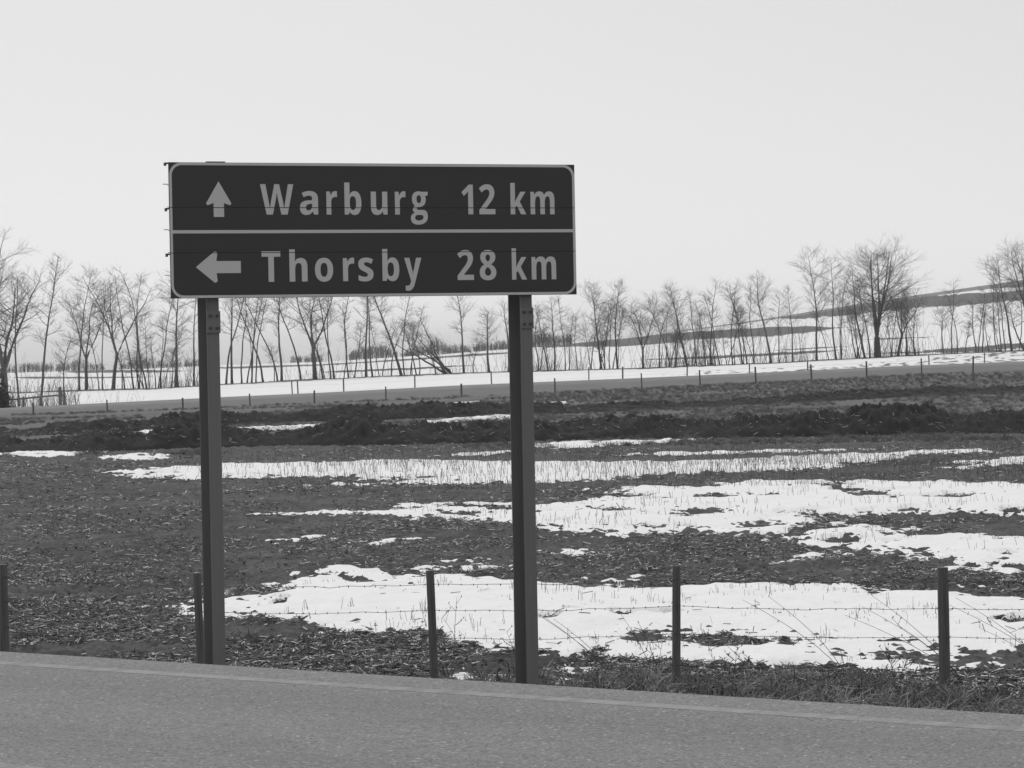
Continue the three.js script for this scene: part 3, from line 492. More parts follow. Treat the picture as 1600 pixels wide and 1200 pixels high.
const treeList = [
  ['vase', -10.36, 260, 16.0, 0.28, 3.0, 0.06],
  ['big', -10.01, 258, 13.5, 0.33, 2.9, 0.14],
  ['aspen', -9.30, 258, 13.7, 0.18, 1.6, 0.03],
  ['thin', -8.87, 254, 6.1, 0.12, 1.1, 0.24],
  ['aspen', -9.72, 263, 11.9, 0.15, 1.7, -0.04],
  ['vase', -10.64, 263, 13.9, 0.25, 2.9, -0.04],
  ['aspen', -8.54, 330, 13.9, 0.17, 2.2, -0.00],
  ['vase', -8.41, 332, 13.0, 0.19, 2.2, 0.00],
  ['thin', -8.09, 329, 12.2, 0.12, 1.5, 0.00],
  ['vase', -7.89, 331, 14.6, 0.21, 2.3, 0.04],
  ['thin', -7.66, 328, 12.2, 0.12, 1.5, -0.02],
  ['thin', -7.48, 330, 13.6, 0.14, 1.5, -0.03],
  ['thin', -7.39, 332, 14.2, 0.14, 1.3, 0.02],
  ['thin', -7.23, 329, 13.7, 0.14, 1.3, -0.02],
  ['thin', -6.96, 331, 12.4, 0.14, 1.5, -0.02],
  ['thin', -6.75, 328, 4.3, 0.12, 1.0, 0.09],
  ['aspen', -6.63, 330, 12.8, 0.25, 2.5, 0.01],
  ['thin', -6.30, 332, 12.0, 0.17, 1.5, 0.00],
  ['thin', -5.67, 329, 13.2, 0.17, 1.6, -0.02],
  ['aspen', -5.55, 331, 13.8, 0.21, 1.8, -0.04],
  ['thin', -5.36, 328, 12.4, 0.14, 1.3, -0.02],
  ['thin', -5.26, 330, 13.2, 0.12, 1.3, 0.05],
  ['thin', -5.17, 332, 12.8, 0.14, 1.2, 0.04],
  ['thin', -4.93, 329, 12.4, 0.17, 1.5, -0.14],
  ['thin', -5.08, 331, 12.0, 0.12, 1.0, 0.03],
  ['thin', -4.65, 328, 13.0, 0.14, 1.3, -0.06],
  ['aspen', -4.57, 330, 13.7, 0.21, 1.9, -0.00],
  ['thin', -4.19, 332, 12.2, 0.17, 1.8, -0.16],
  ['vase', -3.91, 329, 13.2, 0.25, 3.2, -0.04],
  ['thin', -3.75, 331, 12.0, 0.15, 1.5, -0.05],
  ['thin', -3.60, 328, 12.4, 0.12, 1.2, -0.01],
  ['thin', -3.53, 330, 13.1, 0.16, 1.6, -0.00],
  ['thin', -3.24, 332, 12.8, 0.13, 1.3, -0.03],
  ['thin', -3.13, 329, 6.7, 0.12, 1.0, 0.08],
  ['aspen', -2.90, 331, 13.4, 0.20, 1.8, -0.01],
  ['thin', -2.77, 328, 13.1, 0.15, 1.3, -0.03],
  ['thin', -2.57, 330, 6.2, 0.10, 0.9, -0.03],
  ['thin', -2.40, 332, 8.0, 0.11, 1.0, -0.05],
  ['aspen', -2.19, 329, 12.7, 0.24, 1.6, -0.14],
  ['thin', -2.13, 331, 12.0, 0.12, 1.3, -0.04],
  ['thin', -1.89, 328, 6.4, 0.12, 1.3, -0.18],
  ['thin', -1.84, 330, 6.5, 0.10, 1.0, 0.03],
  ['thin', -1.50, 332, 4.8, 0.11, 0.7, -0.04],
  ['aspen', -0.95, 329, 11.5, 0.18, 1.3, -0.05],
  ['thin', -0.77, 331, 4.2, 0.10, 0.9, 0.07],
  ['aspen', -0.45, 328, 7.3, 0.23, 1.2, -0.10],
  ['thin', -0.06, 330, 8.1, 0.21, 1.0, 0.01],
  ['thin', 0.11, 332, 9.5, 0.15, 1.3, 0.00],
  ['thin', 0.72, 329, 8.1, 0.15, 1.2, 0.02],
  ['thin', 0.85, 331, 8.8, 0.16, 1.5, 0.04],
  ['thin', 0.54, 328, 7.3, 0.12, 1.0, -0.02],
  ['thin', 1.14, 330, 6.8, 0.10, 0.9, 0.03],
  ['thin', 1.30, 332, 6.5, 0.09, 0.7, 0.04],
  ['thin', 1.58, 329, 7.8, 0.10, 0.9, -0.04],
  ['aspen', 1.79, 331, 9.9, 0.18, 2.2, -0.05],
  ['thin', 1.94, 328, 7.8, 0.10, 0.9, 0.00],
  ['aspen', 2.11, 330, 10.3, 0.18, 1.6, -0.01],
  ['vase', 2.61, 332, 8.7, 0.13, 1.8, -0.02],
  ['thin', 2.94, 329, 8.0, 0.12, 1.2, -0.02],
  ['thin', 3.14, 331, 8.3, 0.12, 1.0, -0.03],
  ['thin', 3.26, 328, 9.0, 0.12, 1.2, -0.03],
  ['aspen', 3.50, 330, 9.8, 0.19, 1.9, -0.20],
  ['thin', 3.68, 332, 8.9, 0.11, 1.0, -0.10],
  ['thin', 3.85, 329, 7.5, 0.12, 1.0, -0.05],
  ['thin', 3.96, 331, 9.8, 0.13, 1.2, -0.08],
  ['thin', 4.14, 328, 8.7, 0.11, 0.9, -0.09],
  ['thin', 4.39, 330, 9.2, 0.11, 0.9, -0.05],
  ['thin', 4.59, 332, 9.8, 0.12, 1.0, -0.06],
  ['thin', 4.68, 329, 9.5, 0.11, 0.9, -0.02],
  ['thin', 4.81, 331, 9.2, 0.11, 0.9, -0.04],
  ['aspen', 5.15, 328, 10.5, 0.19, 1.8, -0.04],
  ['thin', 5.31, 330, 7.8, 0.11, 1.0, -0.01],
  ['thin', 5.58, 332, 9.2, 0.12, 1.2, -0.10],
  ['aspen', 6.05, 329, 12.4, 0.18, 2.5, -0.03],
  ['thin', 6.44, 331, 11.7, 0.15, 1.8, -0.07],
  ['thin', 6.54, 328, 9.6, 0.12, 1.3, -0.06],
  ['thin', 6.83, 330, 6.6, 0.12, 1.0, -0.09],
  ['aspen', 7.00, 332, 10.4, 0.20, 2.2, -0.22],
  ['thin', 7.10, 329, 8.7, 0.14, 1.5, -0.11],
  ['vase', 7.63, 331, 9.3, 0.15, 2.2, 0.10],
  ['thin', 7.82, 328, 6.4, 0.11, 1.0, -0.04],
  ['thin', 7.98, 330, 6.3, 0.11, 1.0, -0.05],
  ['thin', 8.53, 332, 5.2, 0.11, 1.0, -0.01],
  ['thin', 8.69, 329, 8.5, 0.11, 1.0, 0.03],
  ['thin', 8.80, 331, 6.4, 0.09, 0.7, -0.00],
  ['thin', 8.95, 328, 3.7, 0.08, 0.7, -0.02],
  ['thin', 9.16, 330, 5.8, 0.11, 0.9, -0.01],
  ['thin', 9.29, 332, 6.4, 0.12, 1.0, -0.00],
  ['thin', 9.65, 329, 6.7, 0.11, 1.0, -0.05],
  ['aspen', 9.86, 331, 11.0, 0.19, 2.3, -0.04],
  ['thin', 10.12, 328, 5.5, 0.16, 1.5, -0.33],
  ['vase', 10.28, 330, 13.4, 0.21, 2.9, -0.03],
  ['aspen', 10.83, 332, 10.4, 0.19, 2.2, -0.05],
  ['aspen', -11.06, 329, 14.4, 0.19, 2.2, 0.03],
  ['thin', -8.16, 331, 8.7, 0.09, 0.7, -0.01],
  ['thin', -3.34, 328, 8.5, 0.09, 0.9, 0.00],
  ['thin', 2.00, 330, 7.1, 0.08, 0.9, 0.08],
  ['thin', -7.71, 332, 4.7, 0.10, 0.8, -0.12],
  ['thin', 6.89, 329, 5.2, 0.10, 0.6, -0.08],
  ['thin', 6.84, 331, 7.0, 0.08, 1.0, 0.04],
  ['thin', -7.36, 328, 6.1, 0.08, 0.9, -0.11],
  ['thin', 3.62, 330, 6.6, 0.08, 0.6, 0.11],
  ['thin', -7.29, 332, 9.1, 0.08, 0.6, -0.04],
  ['thin', -6.67, 329, 7.2, 0.08, 0.8, 0.08],
  ['thin', -7.01, 331, 8.1, 0.08, 0.8, 0.09],
  ['thin', 6.89, 328, 7.7, 0.07, 0.6, 0.04],
  ['thin', 1.75, 330, 5.0, 0.10, 0.7, 0.05],
  ['thin', 7.52, 332, 5.2, 0.08, 0.7, 0.06],
  ['thin', 2.11, 329, 8.2, 0.07, 0.9, 0.09],
  ['thin', 1.85, 331, 8.2, 0.07, 0.7, 0.05],
  ['thin', 4.61, 328, 6.4, 0.08, 0.8, 0.01],
  ['thin', 7.79, 330, 6.3, 0.10, 0.7, 0.10],
  ['thin', -2.01, 332, 8.5, 0.10, 0.6, 0.06],
  ['thin', 3.08, 329, 7.0, 0.09, 0.7, -0.12],
  ['thin', 3.16, 331, 4.7, 0.09, 0.9, 0.13],
  ['thin', 1.07, 328, 8.8, 0.09, 0.6, 0.05],
  ['thin', 1.85, 330, 4.3, 0.09, 1.0, -0.10],
  ['thin', 6.29, 332, 6.6, 0.08, 0.7, -0.06],
  ['thin', 6.84, 329, 4.1, 0.09, 0.8, 0.06],
  ['thin', 3.24, 331, 4.3, 0.09, 0.7, 0.02],
  ['thin', 1.58, 328, 5.2, 0.07, 0.7, -0.15],
  ['thin', 9.99, 330, 7.4, 0.09, 0.9, 0.08],
  ['thin', 3.48, 332, 4.3, 0.07, 1.0, -0.19],
  ['thin', 9.57, 329, 8.9, 0.09, 0.6, 0.00],
  ['thin', -6.89, 331, 6.9, 0.07, 0.6, 0.07],
  ['thin', 7.99, 328, 6.1, 0.08, 0.6, -0.05],
  ['thin', 6.53, 330, 7.5, 0.08, 0.9, -0.01],
  ['thin', 4.30, 332, 7.0, 0.07, 0.9, 0.07],
  ['thin', 9.73, 329, 7.7, 0.10, 0.8, -0.03],
  ['thin', 0.57, 331, 5.3, 0.10, 0.8, -0.02],
  ['thin', -7.06, 328, 6.5, 0.10, 0.8, 0.03],
  ['thin', 9.63, 330, 4.4, 0.08, 1.0, -0.13],
  ['thin', -5.15, 332, 8.5, 0.08, 0.9, -0.04],
  ['thin', 9.41, 329, 5.8, 0.08, 0.8, -0.15],
  ['thin', 4.28, 331, 4.4, 0.08, 0.8, -0.06],
  ['thin', 9.21, 328, 7.5, 0.09, 0.7, 0.02],
  ['thin', 3.91, 330, 4.3, 0.09, 0.9, -0.10],
  ['thin', -7.18, 332, 8.8, 0.08, 0.9, -0.07],
  ['thin', -7.29, 329, 4.6, 0.09, 0.8, -0.16],
  ['thin', 1.85, 331, 5.3, 0.08, 0.7, 0.06],
  ['thin', 4.43, 328, 7.1, 0.09, 1.0, 0.03],
  ['thin', -2.63, 330, 7.1, 0.08, 0.7, -0.10],
  ['thin', 1.74, 332, 8.6, 0.08, 0.8, 0.08],
  ['thin', 3.99, 329, 4.2, 0.09, 0.6, -0.16],
  ['thin', -4.72, 331, 4.2, 0.09, 0.8, -0.03],
  ['thin', -7.37, 328, 4.2, 0.08, 0.8, 0.00],
  ['thin', 7.53, 330, 8.0, 0.07, 1.0, -0.10],
  ['thin', 0.78, 332, 4.6, 0.07, 0.7, -0.19],
  ['thin', 4.05, 329, 4.2, 0.09, 0.8, -0.05],
  ['thin', 4.82, 331, 5.2, 0.08, 0.9, -0.18],
  ['thin', -3.71, 328, 7.3, 0.09, 0.8, -0.09],
  ['thin', -1.98, 330, 6.1, 0.07, 1.0, -0.05],
  ['big', 7.24, 332, 13.2, 0.40, 3.8, -0.01],
];
const treeLabels = {
  aspen: ['bare_tree', 'stout bare tree with many side branches'],
  vase: ['forked_tree', 'bare tree forking into spreading stems'],
  thin: ['slender_tree', 'slender bare tree with a thin stem'],
};
treeList.forEach(([style, b, r, h, rad, spread, lean], i) => {
  const seed = 1000 + i * 17, near = r < 300, lz = (rngOf(seed + 1)() - 0.5) * 0.08, o = { h, r: rad, spread, lean: [lean, lz] };
  let [name, label, group] = treeLabels[style] ?? [];
  if (style === 'aspen') Object.assign(o, { bare: 0.38, branches: 22 });
  if (style === 'thin') Object.assign(o, { bare: 0.48, branches: 14, dense: 0.9, bend: 0.1 });
  if (style === 'vase') Object.assign(o, { forks: 3, forkAt: 0.3, branches: 22, open: 1 });
  if (style === 'big') Object.assign(o, { forks: near ? 3 : 5, forkAt: near ? 0.28 : 0.2, branches: near ? 24 : 26, dense: 0.9, open: near ? 1.1 : 0.62, bend: near ? 0.075 : 0.05 });
  if (group === undefined) { const how = Math.abs(lean) > 0.07 ? 'leaning' : h < 8.2 ? 'low' : 'upright', where = b < -6.3 ? 'before the far woods' : b < 0.2 ? 'before the flat snowy fields' : b < 4.8 ? 'at the foot of the hill' : 'before the dark hilltop'; label = `${how} ${label} ${where}`; group = `${how} ${{ aspen: 'stout', vase: 'forked', thin: 'slender' }[style]} trees ${where}`; }
  if (near) { group = 'trees at the bend of the far road'; label = { thin: 'small crooked bare tree beside the weathered rail', vase: 'dark forked bare tree at the bend of the far road beside the spruce', aspen: 'dark straight bare tree at the bend of the far road', big: 'big dark bare tree leaning over the spruce at the road bend' }[style]; }
  else if (style === 'big') { name = 'broad_tree'; group = null; label = 'largest bare tree of the row, round twiggy crown on several stems, below the hill'; }
  if (style === 'big' && near) { name = 'broad_tree'; group = null; }
  plantTree(name, label, b, r, seed, o, group);
});
{ // fallen stems leaning out of the row
  const t = thing('broken_tree', 'broken tree whose bare stems lean low over the snow in the row', 'tree', standAt(-1.15, 328, 0.05));
  const bars = new Bars(6), tw = new Bars(3), r = rngOf(77), stems = [[-5.2, 3.6], [-4.4, 4.9], [-3.2, 3.4], [-6.4, 3.9], [-2.6, 6.2]];
  stems.forEach(([dx, dy], k) => { const p = [], q = []; for (let i = 0; i <= 8; i++) { const u = i / 8; p.push(V3(dx * u + 0.25 * noise(k * 9, i * 0.9) - k * 0.25, dy * Math.pow(u, 0.9) - 0.1, 0.3 * noise(i * 0.7, k * 5))); q.push(mix(0.13, 0.025, u)); } bars.path(p, q); for (let i = 2; i <= 8; i++) for (let j = 0; j < 4; j++) { const a = p[i], l = 0.6 + r() * 1.3; tw.path([a, V3(a.x + (r() - 0.6) * l, a.y + (0.2 + r()) * l, a.z + (r() - 0.5) * l), V3(a.x + (r() - 0.6) * l * 1.6, a.y + (0.4 + r()) * l * 1.3, a.z + (r() - 0.5) * l)], [0.018, 0.010, 0.006]); } });
  part('trunk', bars.geometry(), barkMat, t); part('branches', tw.geometry(), twigMat, t);
}
{ // dark conifer at the bend
  const t = thing('spruce_tree', 'dark dense spruce at the bend of the far road', 'tree', standAt(-10.22, 249, 0.1)), r = rngOf(12), h = 5.6;
  const tr = new Bars(7); tr.path([V3(0, -0.1, 0), V3(0, h * 0.5, 0), V3(0, h, 0)], [0.16, 0.1, 0.02]); part('trunk', tr.geometry(), barkMat, t);
  const p = [], nm = [];
  for (let k = 0; k < 340; k++) {
    const v = Math.pow(r(), 1.4), y = 0.15 + v * (h - 0.3), L = (1 - v) * 2.1 * (0.75 + 0.35 * r()) + 0.15, a = r() * 6.283, dx = Math.cos(a), dz = Math.sin(a);
    for (let j = 0; j < 34; j++) { const u = 0.1 + 0.9 * r(), s = 0.08 + 0.14 * r(), cx = dx * L * u + (r() - 0.5) * 0.35, cy = y - 0.28 * L * u * u + (r() - 0.5) * 0.14, cz = dz * L * u + (r() - 0.5) * 0.35; const e1 = V3(r() - 0.5, r() - 0.7, r() - 0.5).normalize().multiplyScalar(s * 1.6), e2 = V3(r() - 0.5, r() - 0.5, r() - 0.5).normalize().multiplyScalar(s * 0.45); p.push(cx, cy, cz, cx + e1.x, cy + e1.y, cz + e1.z, cx + e2.x, cy + e2.y, cz + e2.z); }
  }
  const g = new THREE.BufferGeometry(); g.setAttribute('position', new THREE.Float32BufferAttribute(p, 3)); g.computeVertexNormals(); part('crown', g, mat(0.03, 1), t);
}
{ // tangle of shoots under the trees
  const r = rngOf(44), bars = new Bars(3);
  const shoot = (b, rr, h, rad) => { const [x, y, z] = standAt(b, rr, 0.05), l = (r() - 0.5) * 0.9; const p = [V3(x, y, z), V3(x + l * h * 0.4 + (r() - 0.5) * 0.2, y + h * 0.5, z + (r() - 0.5) * 0.3), V3(x + l * h + (r() - 0.5) * 0.3, y + h, z + (r() - 0.5) * 0.5)]; bars.path(p, [rad, rad * 0.7, rad * 0.35]); for (let k = 0; k < 3; k++) { const u = 0.4 + 0.55 * r(), q = p[1].clone().lerp(p[2], (u - 0.4) / 0.6), s = h * 0.3 * (0.5 + r()); bars.path([q, V3(q.x + (r() - 0.5) * s, q.y + s * (0.3 + r() * 0.7), q.z + (r() - 0.5) * s)], [rad * 0.5, rad * 0.25]); } };
  for (let k = 0; k < 6000; k++) { const b = -13 + 26 * r(); const thick = (0.55 + 0.9 * fbm(b * 1.6, 7, 2)) * (b < -3.5 ? 0.7 : b < 0.2 ? 0.5 : b < 5.5 ? 1 : b < 6.3 ? 0.6 : b < 8 ? 0.9 : 0.4); if (r() > thick) continue; shoot(b, 326 + 10 * r(), 0.6 + Math.pow(r(), 2.8) * (b > 0.3 ? 6.5 : 4.2), 0.010 + 0.018 * r()); }
  for (let k = 0; k < 420; k++) shoot(-11.5 + 2.9 * Math.pow(r(), 0.8), 249 + 10 * r(), 0.6 + 2.2 * r() * r(), 0.014 + 0.012 * r());
  for (let k = 0; k < 24; k++) shoot(-8.6 + 1.3 * r(), 249 + 4 * r(), 0.6 + 1.6 * r(), 0.012);
  const u = struct('undergrowth', bars.geometry(), twigMat, 'stuff'); u.userData.label = 'tangle of thin bare shoots along the foot of the trees'; u.userData.category = 'undergrowth';
}
{ // far woods that read as one mass
  const r = rngOf(91), bars = new Bars(3), p = [];
  for (let k = 0; k < 2300; k++) {
    const b = r() < 0.4 ? -12 + 6 * r() : -4.4 + 5.6 * r(), gap = fbm(b * 1.4, 2, 3); if (gap < -0.18 - 0.1 * r()) continue;
    const [x, y, z] = standAt(b, 915 + 60 * r(), 0.5), h = (2.2 + 3.2 * r()) * (0.7 + 0.9 * gap);
    bars.path([V3(x, y, z), V3(x + (r() - 0.5) * 0.6, y + h, z)], [0.07, 0.03]);
    for (let j = 0; j < 5; j++) { const u = 0.35 + 0.6 * r(), l = h * 0.35 * (0.4 + r()); bars.path([V3(x, y + h * u, z), V3(x + (r() - 0.5) * l * 1.3, y + h * u + l * 0.8, z + (r() - 0.5) * l)], [0.05, 0.025]); }
  }
  const u = struct('far_woods', bars.geometry(), mat(0.12, 1), 'stuff'); u.userData.label = 'low grey woods along the horizon behind the snowy fields'; u.userData.category = 'woods';
}

// ---------------------------------------------------------------- what lies and grows on the field
function scatter(name, geometry, material, list, label, category, tones) {
  const m = shade(new THREE.InstancedMesh(geometry, material, list.length)), M = new THREE.Matrix4(), q = new THREE.Quaternion(), e = new THREE.Euler(0, 0, 0, 'YXZ'), c = new THREE.Color();
  list.forEach((s, k) => { e.set(s.tx, s.ry, s.tz); q.setFromEuler(e); M.compose(V3(s.x, s.y, s.z), q, V3(s.sx, s.sy, s.sz)); m.setMatrixAt(k, M); if (tones) { m.setColorAt(k, c.setRGB(s.v, s.v, s.v)); } });
  m.name = numbered(name); m.userData = { kind: 'stuff', label, category }; scene.add(m); return m;
}
const white = (rough = 0.8) => new THREE.MeshStandardMaterial({ color: 0xffffff, roughness: rough });
const rs = rngOf(2024), rnd = (a, b) => a + (b - a) * rs();
const snowDepth = (x, z) => snowAt(x, z)[0];
const perp = (x, z) => NX * x - NF * z - EDGE;
{ // broken straw lying about
  const g = new THREE.CylinderGeometry(0.5, 0.5, 1, 4, 1); g.rotateZ(Math.PI / 2); const list = [];
  for (let k = 0; k < 400000 && list.length < 120000; k++) {
    const r = 24 / Math.sqrt(1 - rs() * (1 - Math.pow(24 / 112, 2))), b = rnd(-12.2, 12.2), [x, z] = polar(b, r), d = perp(x, z); if (d < 1.5) continue;
    const s = snowDepth(x, z); if (s > 0.02 && rs() > 0.004) continue; const dens = 0.42 + 1.5 * fbm(x * 0.7, z * 0.45, 3); if (rs() > dens) continue;
    const bright = rs(), far = Math.max(1, r / 45), stout = bright > 0.9, L = (stout ? rnd(0.04, 0.13) : rnd(0.03, 0.17)) * far;
    list.push({ x, y: (s > 0.02 ? smoothGround(x, z) + s : bareGround(x, z)) + 0.012, z, tx: 0, ry: rs() * 6.28, tz: rnd(-0.3, 0.3) + (rs() < 0.15 ? rnd(0.3, 1.0) : 0), sx: L, sy: rnd(0.005, 0.011) * far * (stout ? 1.6 : 1), sz: rnd(0.006, 0.013) * far * (stout ? 1.6 : 1), v: bright < 0.62 ? rnd(0.03, 0.12) : bright < 0.9 ? rnd(0.15, 0.38) : rnd(0.5, 0.8) });
  }
  scatter('straw_litter', g, white(0.6), list, 'broken pale straw scattered over the bare field', 'straw', true);
}
{ // crumbs of soil
  const g = new THREE.IcosahedronGeometry(0.5, 0), list = [];
  for (let k = 0; k < 200000 && list.length < 9000; k++) {
    const r = 24 / Math.sqrt(1 - rs() * (1 - Math.pow(24 / 90, 2))), b = rnd(-12.2, 12.2), [x, z] = polar(b, r); if (perp(x, z) < 5.5) continue; const s = snowDepth(x, z); if (s > 0.0) continue; if (fbm(x * 0.8 + 9, z * 0.8, 2) < -0.1) continue;
    const a = (0.012 + 0.03 * Math.pow(rs(), 2)) * Math.max(1, r / 55); list.push({ x, y: bareGround(x, z) + a * 0.15, z, tx: rs() * 3, ry: rs() * 6, tz: rs() * 3, sx: a * 1.5, sy: a * 0.5, sz: a * 1.2, v: rnd(0.06, 0.13) });
  }
  scatter('soil_crumbs', g, white(1), list, 'dark crumbs of soil on the bare field', 'soil', true);
}
{ // standing stubble
  const g = new THREE.CylinderGeometry(0.35, 0.5, 1, 4, 1); g.translate(0, 0.5, 0); const list = [];
  const add = (x, z, h, w, v) => { const s = snowDepth(x, z); list.push({ x, y: Math.max(bareGround(x, z), smoothGround(x, z) + s) - 0.03, z, tx: rnd(-0.25, 0.25), ry: rs() * 6, tz: rnd(-0.3, 0.3), sx: w, sy: h, sz: w, v }); };
  for (let k = 0; k < 70000 && list.length < 15000; k++) {               // tall stubble left standing along the upper snow band
    const r = rnd(66, 112), b = rnd(-12.2, 12.2), [x, z] = polar(b, r), row = Math.abs(((z * 0.96 + x * 0.28) / 0.9) % 1); const dens = sstep(-7.5, -1, b) * 0.9 + 0.08, zone = sstep(66, 72, r) * sstep(108, 99, r) * (0.45 + 0.8 * fbm(x * 0.25, z * 0.25, 2));
    if (rs() > dens * zone || row > 0.45) continue; add(x, z, rnd(0.14, 0.34), rnd(0.008, 0.014), rnd(0.12, 0.26));
  }
  for (let k = 0; k < 5200; k++) { const r = rnd(44, 70), b = rnd(-6, 12), [x, z] = polar(b, r); if (snowDepth(x, z) < 0.02 || fbm(x * 0.7, z * 0.7 + 30, 2) < 0.08) continue; add(x, z, rnd(0.06, 0.22), rnd(0.006, 0.010), rnd(0.07, 0.16)); }
  for (let k = 0; k < 2600; k++) { const r = rnd(27, 43), b = rnd(-8, 12), [x, z] = polar(b, r); if (snowDepth(x, z) < 0.02 || fbm(x * 0.9 + 60, z * 0.9, 2) < 0.2) continue; const h = 0.04 + 0.2 * rs() * rs(); add(x, z, h, rnd(0.004, 0.008), rnd(0.06, 0.15)); if (rs() < 0.5) for (let j = 0; j < 2; j++) add(x + rnd(-0.06, 0.06), z + rnd(-0.06, 0.06), h * rnd(0.5, 1), 0.005, rnd(0.06, 0.15)); }
  scatter('stubble', g, white(0.8), list, 'cut stalks standing upright in the snow and the bare soil', 'stubble', true);
}
function tuftGeometry(seed, n, w, droop) {
  const r = rngOf(seed), bars = new Bars(3);
  for (let k = 0; k < n; k++) { const a = r() * 6.28, l = 0.55 + 0.5 * r(), s = droop * (0.4 + r()), x0 = (r() - 0.5) * 0.3, z0 = (r() - 0.5) * 0.3; bars.path([V3(x0, -0.05, z0), V3(x0 + Math.cos(a) * s * l * 0.4, l * 0.6, z0 + Math.sin(a) * s * l * 0.4), V3(x0 + Math.cos(a) * s * l, l * (1 - s * 0.4), z0 + Math.sin(a) * s * l)], [w, w * 0.8, w * 0.25]); }
  return bars.geometry();
}
{ // dry grass of the verge along the fence
  for (let kind = 0; kind < 2; kind++) {
    const list = [];
    for (let k = 0; k < 9000 && list.length < 1900; k++) { const r = rnd(19, 31), b = rnd(-12.2, 12.2), [x, z] = polar(b, r), d = perp(x, z); if (d < 3.2) continue; const fade = sstep(11.3, 9.6, d + fbm(x, z, 2)) ; if (rs() > fade * sstep(-3, 4.5, b)) continue; if (snowDepth(x, z) > 0.03) continue; const h = Math.min(rnd(0.12, 0.34), 0.07 + 0.055 * d); list.push({ x, y: bareGround(x, z) - 0.02, z, tx: rnd(-0.1, 0.1), ry: rs() * 6, tz: rnd(-0.15, 0.1), sx: h * 1.1, sy: h, sz: h * 1.1, v: rs() < 0.35 ? rnd(0.25, 0.45) : rnd(0.08, 0.22) }); }
    scatter('verge_grass', tuftGeometry(5 + kind, 16, 0.018, kind ? 0.9 : 0.5), white(0.9), list, kind ? 'drooping dry grass along the fence' : 'upright dry grass along the fence', 'grass', true);
  }
  const far = [];
  for (let k = 0; k < 90000 && far.length < 15000; k++) { const r = rnd(104, 219), b = rnd(-12.2, 12.2), [x, z] = polar(b, r), dn = Math.abs(r - nearRidge(b)), df = Math.abs(r - farRidge(b)); if (dn < 2.2 || df < 2.0 || (r < nearRidge(b) && r > nearRidge(b) - 5 && rs() > 0.12)) continue; if (fbm(x * 0.15, z * 0.15, 3) < -0.25 + (b < 0 ? 0.25 : 0)) continue; if (r < 112 && snowDepth(x, z) > 0.02) continue; const h = rnd(0.1, 0.28) * (rs() < 0.08 ? 1.5 : 1); far.push({ x, y: smoothGround(x, z) - 0.02, z, tx: rnd(-0.1, 0.1), ry: rs() * 6, tz: rnd(-0.15, 0.15), sx: h * 2.2, sy: h, sz: h * 2.2, v: rnd(0.11, 0.24) }); }
  scatter('dry_grass', tuftGeometry(9, 14, 0.016, 0.6), white(0.9), far, 'pale dry grass between the soil ridges and the far road', 'grass', true);
  const lit = []; const g = new THREE.CylinderGeometry(0.5, 0.5, 1, 4, 1); g.rotateZ(Math.PI / 2);
  for (let k = 0; k < 900; k++) { const b = rnd(-12.2, 12.2), near = rs() < 0.7, r0 = near ? nearRidge(b) : farRidge(b), H = (near ? nearRidgeH(b) : farRidgeH(b)), v = rnd(-1, 0.2), [x, z] = polar(b, r0 + v * 2.6); lit.push({ x, y: smoothGround(x, z) + Math.pow(1 - v * v, 0.75) * (H + 0.02) + 0.02, z, tx: rnd(-0.6, 0.6), ry: rs() * 6.28, tz: rnd(-0.6, 0.6), sx: rnd(0.06, 0.26), sy: rnd(0.012, 0.03), sz: rnd(0.012, 0.03), v: rnd(0.08, 0.5) }); }
  scatter('ridge_straw', g, white(0.7), lit, 'straw caught in the turned earth of the ridges', 'straw', true);
}
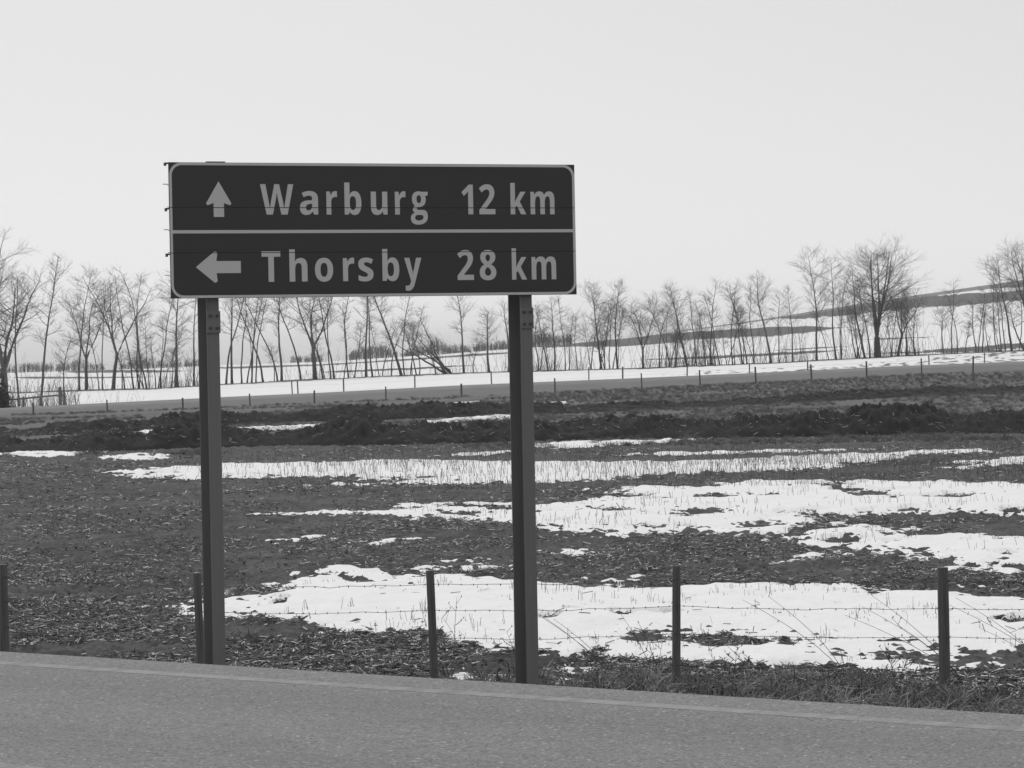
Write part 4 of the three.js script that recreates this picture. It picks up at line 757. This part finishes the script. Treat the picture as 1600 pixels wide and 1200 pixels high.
// single weeds standing at the fence
const weedMat = mat(0.07, 0.9);
function weed(x, f, label, stems, seed, group) {
  const t = thing('dry_weed', label, 'plant', [x, bareGround(x, -f) - 0.02, -f], 0, group), r = rngOf(seed), bars = new Bars(4), head = new Bars(3);
  for (const [dx, h, n] of stems) {
    const p = [], q = [], ox = (r() - 0.5) * 0.12, dz = (r() - 0.5) * 0.3; for (let i = 0; i <= 7; i++) { const u = i / 7; p.push(V3(ox + dx * Math.pow(u, 1.5), h * u, dz * u)); q.push(mix(0.0034, 0.0014, u)); } bars.path(p, q);
    for (let k = 0; k < n; k++) { const i = 3 + Math.floor(r() * 5), a = p[Math.min(i, 7)], l = 0.05 + 0.12 * r(), b = V3(a.x + (r() - 0.5) * l * 1.4, a.y + l * (0.2 + r() * 0.6), a.z + (r() - 0.5) * l); head.path([a, b], [0.003, 0.0015]); head.path([b, V3(b.x + (r() - 0.5) * 0.04, b.y + 0.02, b.z)], [0.007, 0.003]); }
  }
  part('stems', bars.geometry(), weedMat, t); if (head.p.length) part('sprigs', head.geometry(), weedMat, t).userData.kind = 'stuff';
}
const leaning = 'long thin dry stems bowed to one side at the fence';
weed(4.15, 26.6, leaning, [[-0.95, 0.78, 1], [-0.8, 0.86, 2], [-1.1, 0.7, 1], [-0.6, 0.6, 2]], 401, 'bowed stems');
weed(5.0, 26.9, leaning, [[-0.9, 0.8, 1], [-1.0, 0.72, 2], [-0.7, 0.5, 1]], 402, 'bowed stems');
weed(3.1, 26.9, leaning, [[-0.7, 0.8, 0], [-0.95, 0.78, 1]], 403, 'bowed stems');
weed(0.95, 27.2, leaning, [[-0.75, 0.72, 0], [-0.85, 0.8, 0], [-0.6, 0.66, 0]], 404, 'bowed stems');
weed(1.95, 26.7, 'bushy leafy dry weed close beside a fence post', [[0.05, 0.42, 14], [0.14, 0.36, 12], [-0.08, 0.3, 10], [-0.14, 0.4, 8]], 405);
weed(3.5, 26.4, 'low dark weed with curled leaves against the stoutest fence post', [[-0.05, 0.3, 14], [0.1, 0.26, 12], [-0.16, 0.22, 10]], 406);
weed(1.3, 27.4, 'sparse branching weed in the snow at the fence', [[-0.15, 0.5, 5], [-0.3, 0.66, 3], [0.05, 0.4, 4]], 407);
weed(0.0, 29.3, 'tall branching weed standing in the snow behind the fence', [[0.08, 0.62, 12], [-0.1, 0.34, 6]], 408);
weed(-0.68, 31.2, 'forked dry weed at the lower rim of the snow', [[0.04, 0.55, 5], [-0.16, 0.32, 3]], 409);
weed(-2.55, 33.6, 'single upright dry stalk in the snow beyond the fence', [[0.03, 0.36, 1]], 410);

renderer.render(scene, camera);
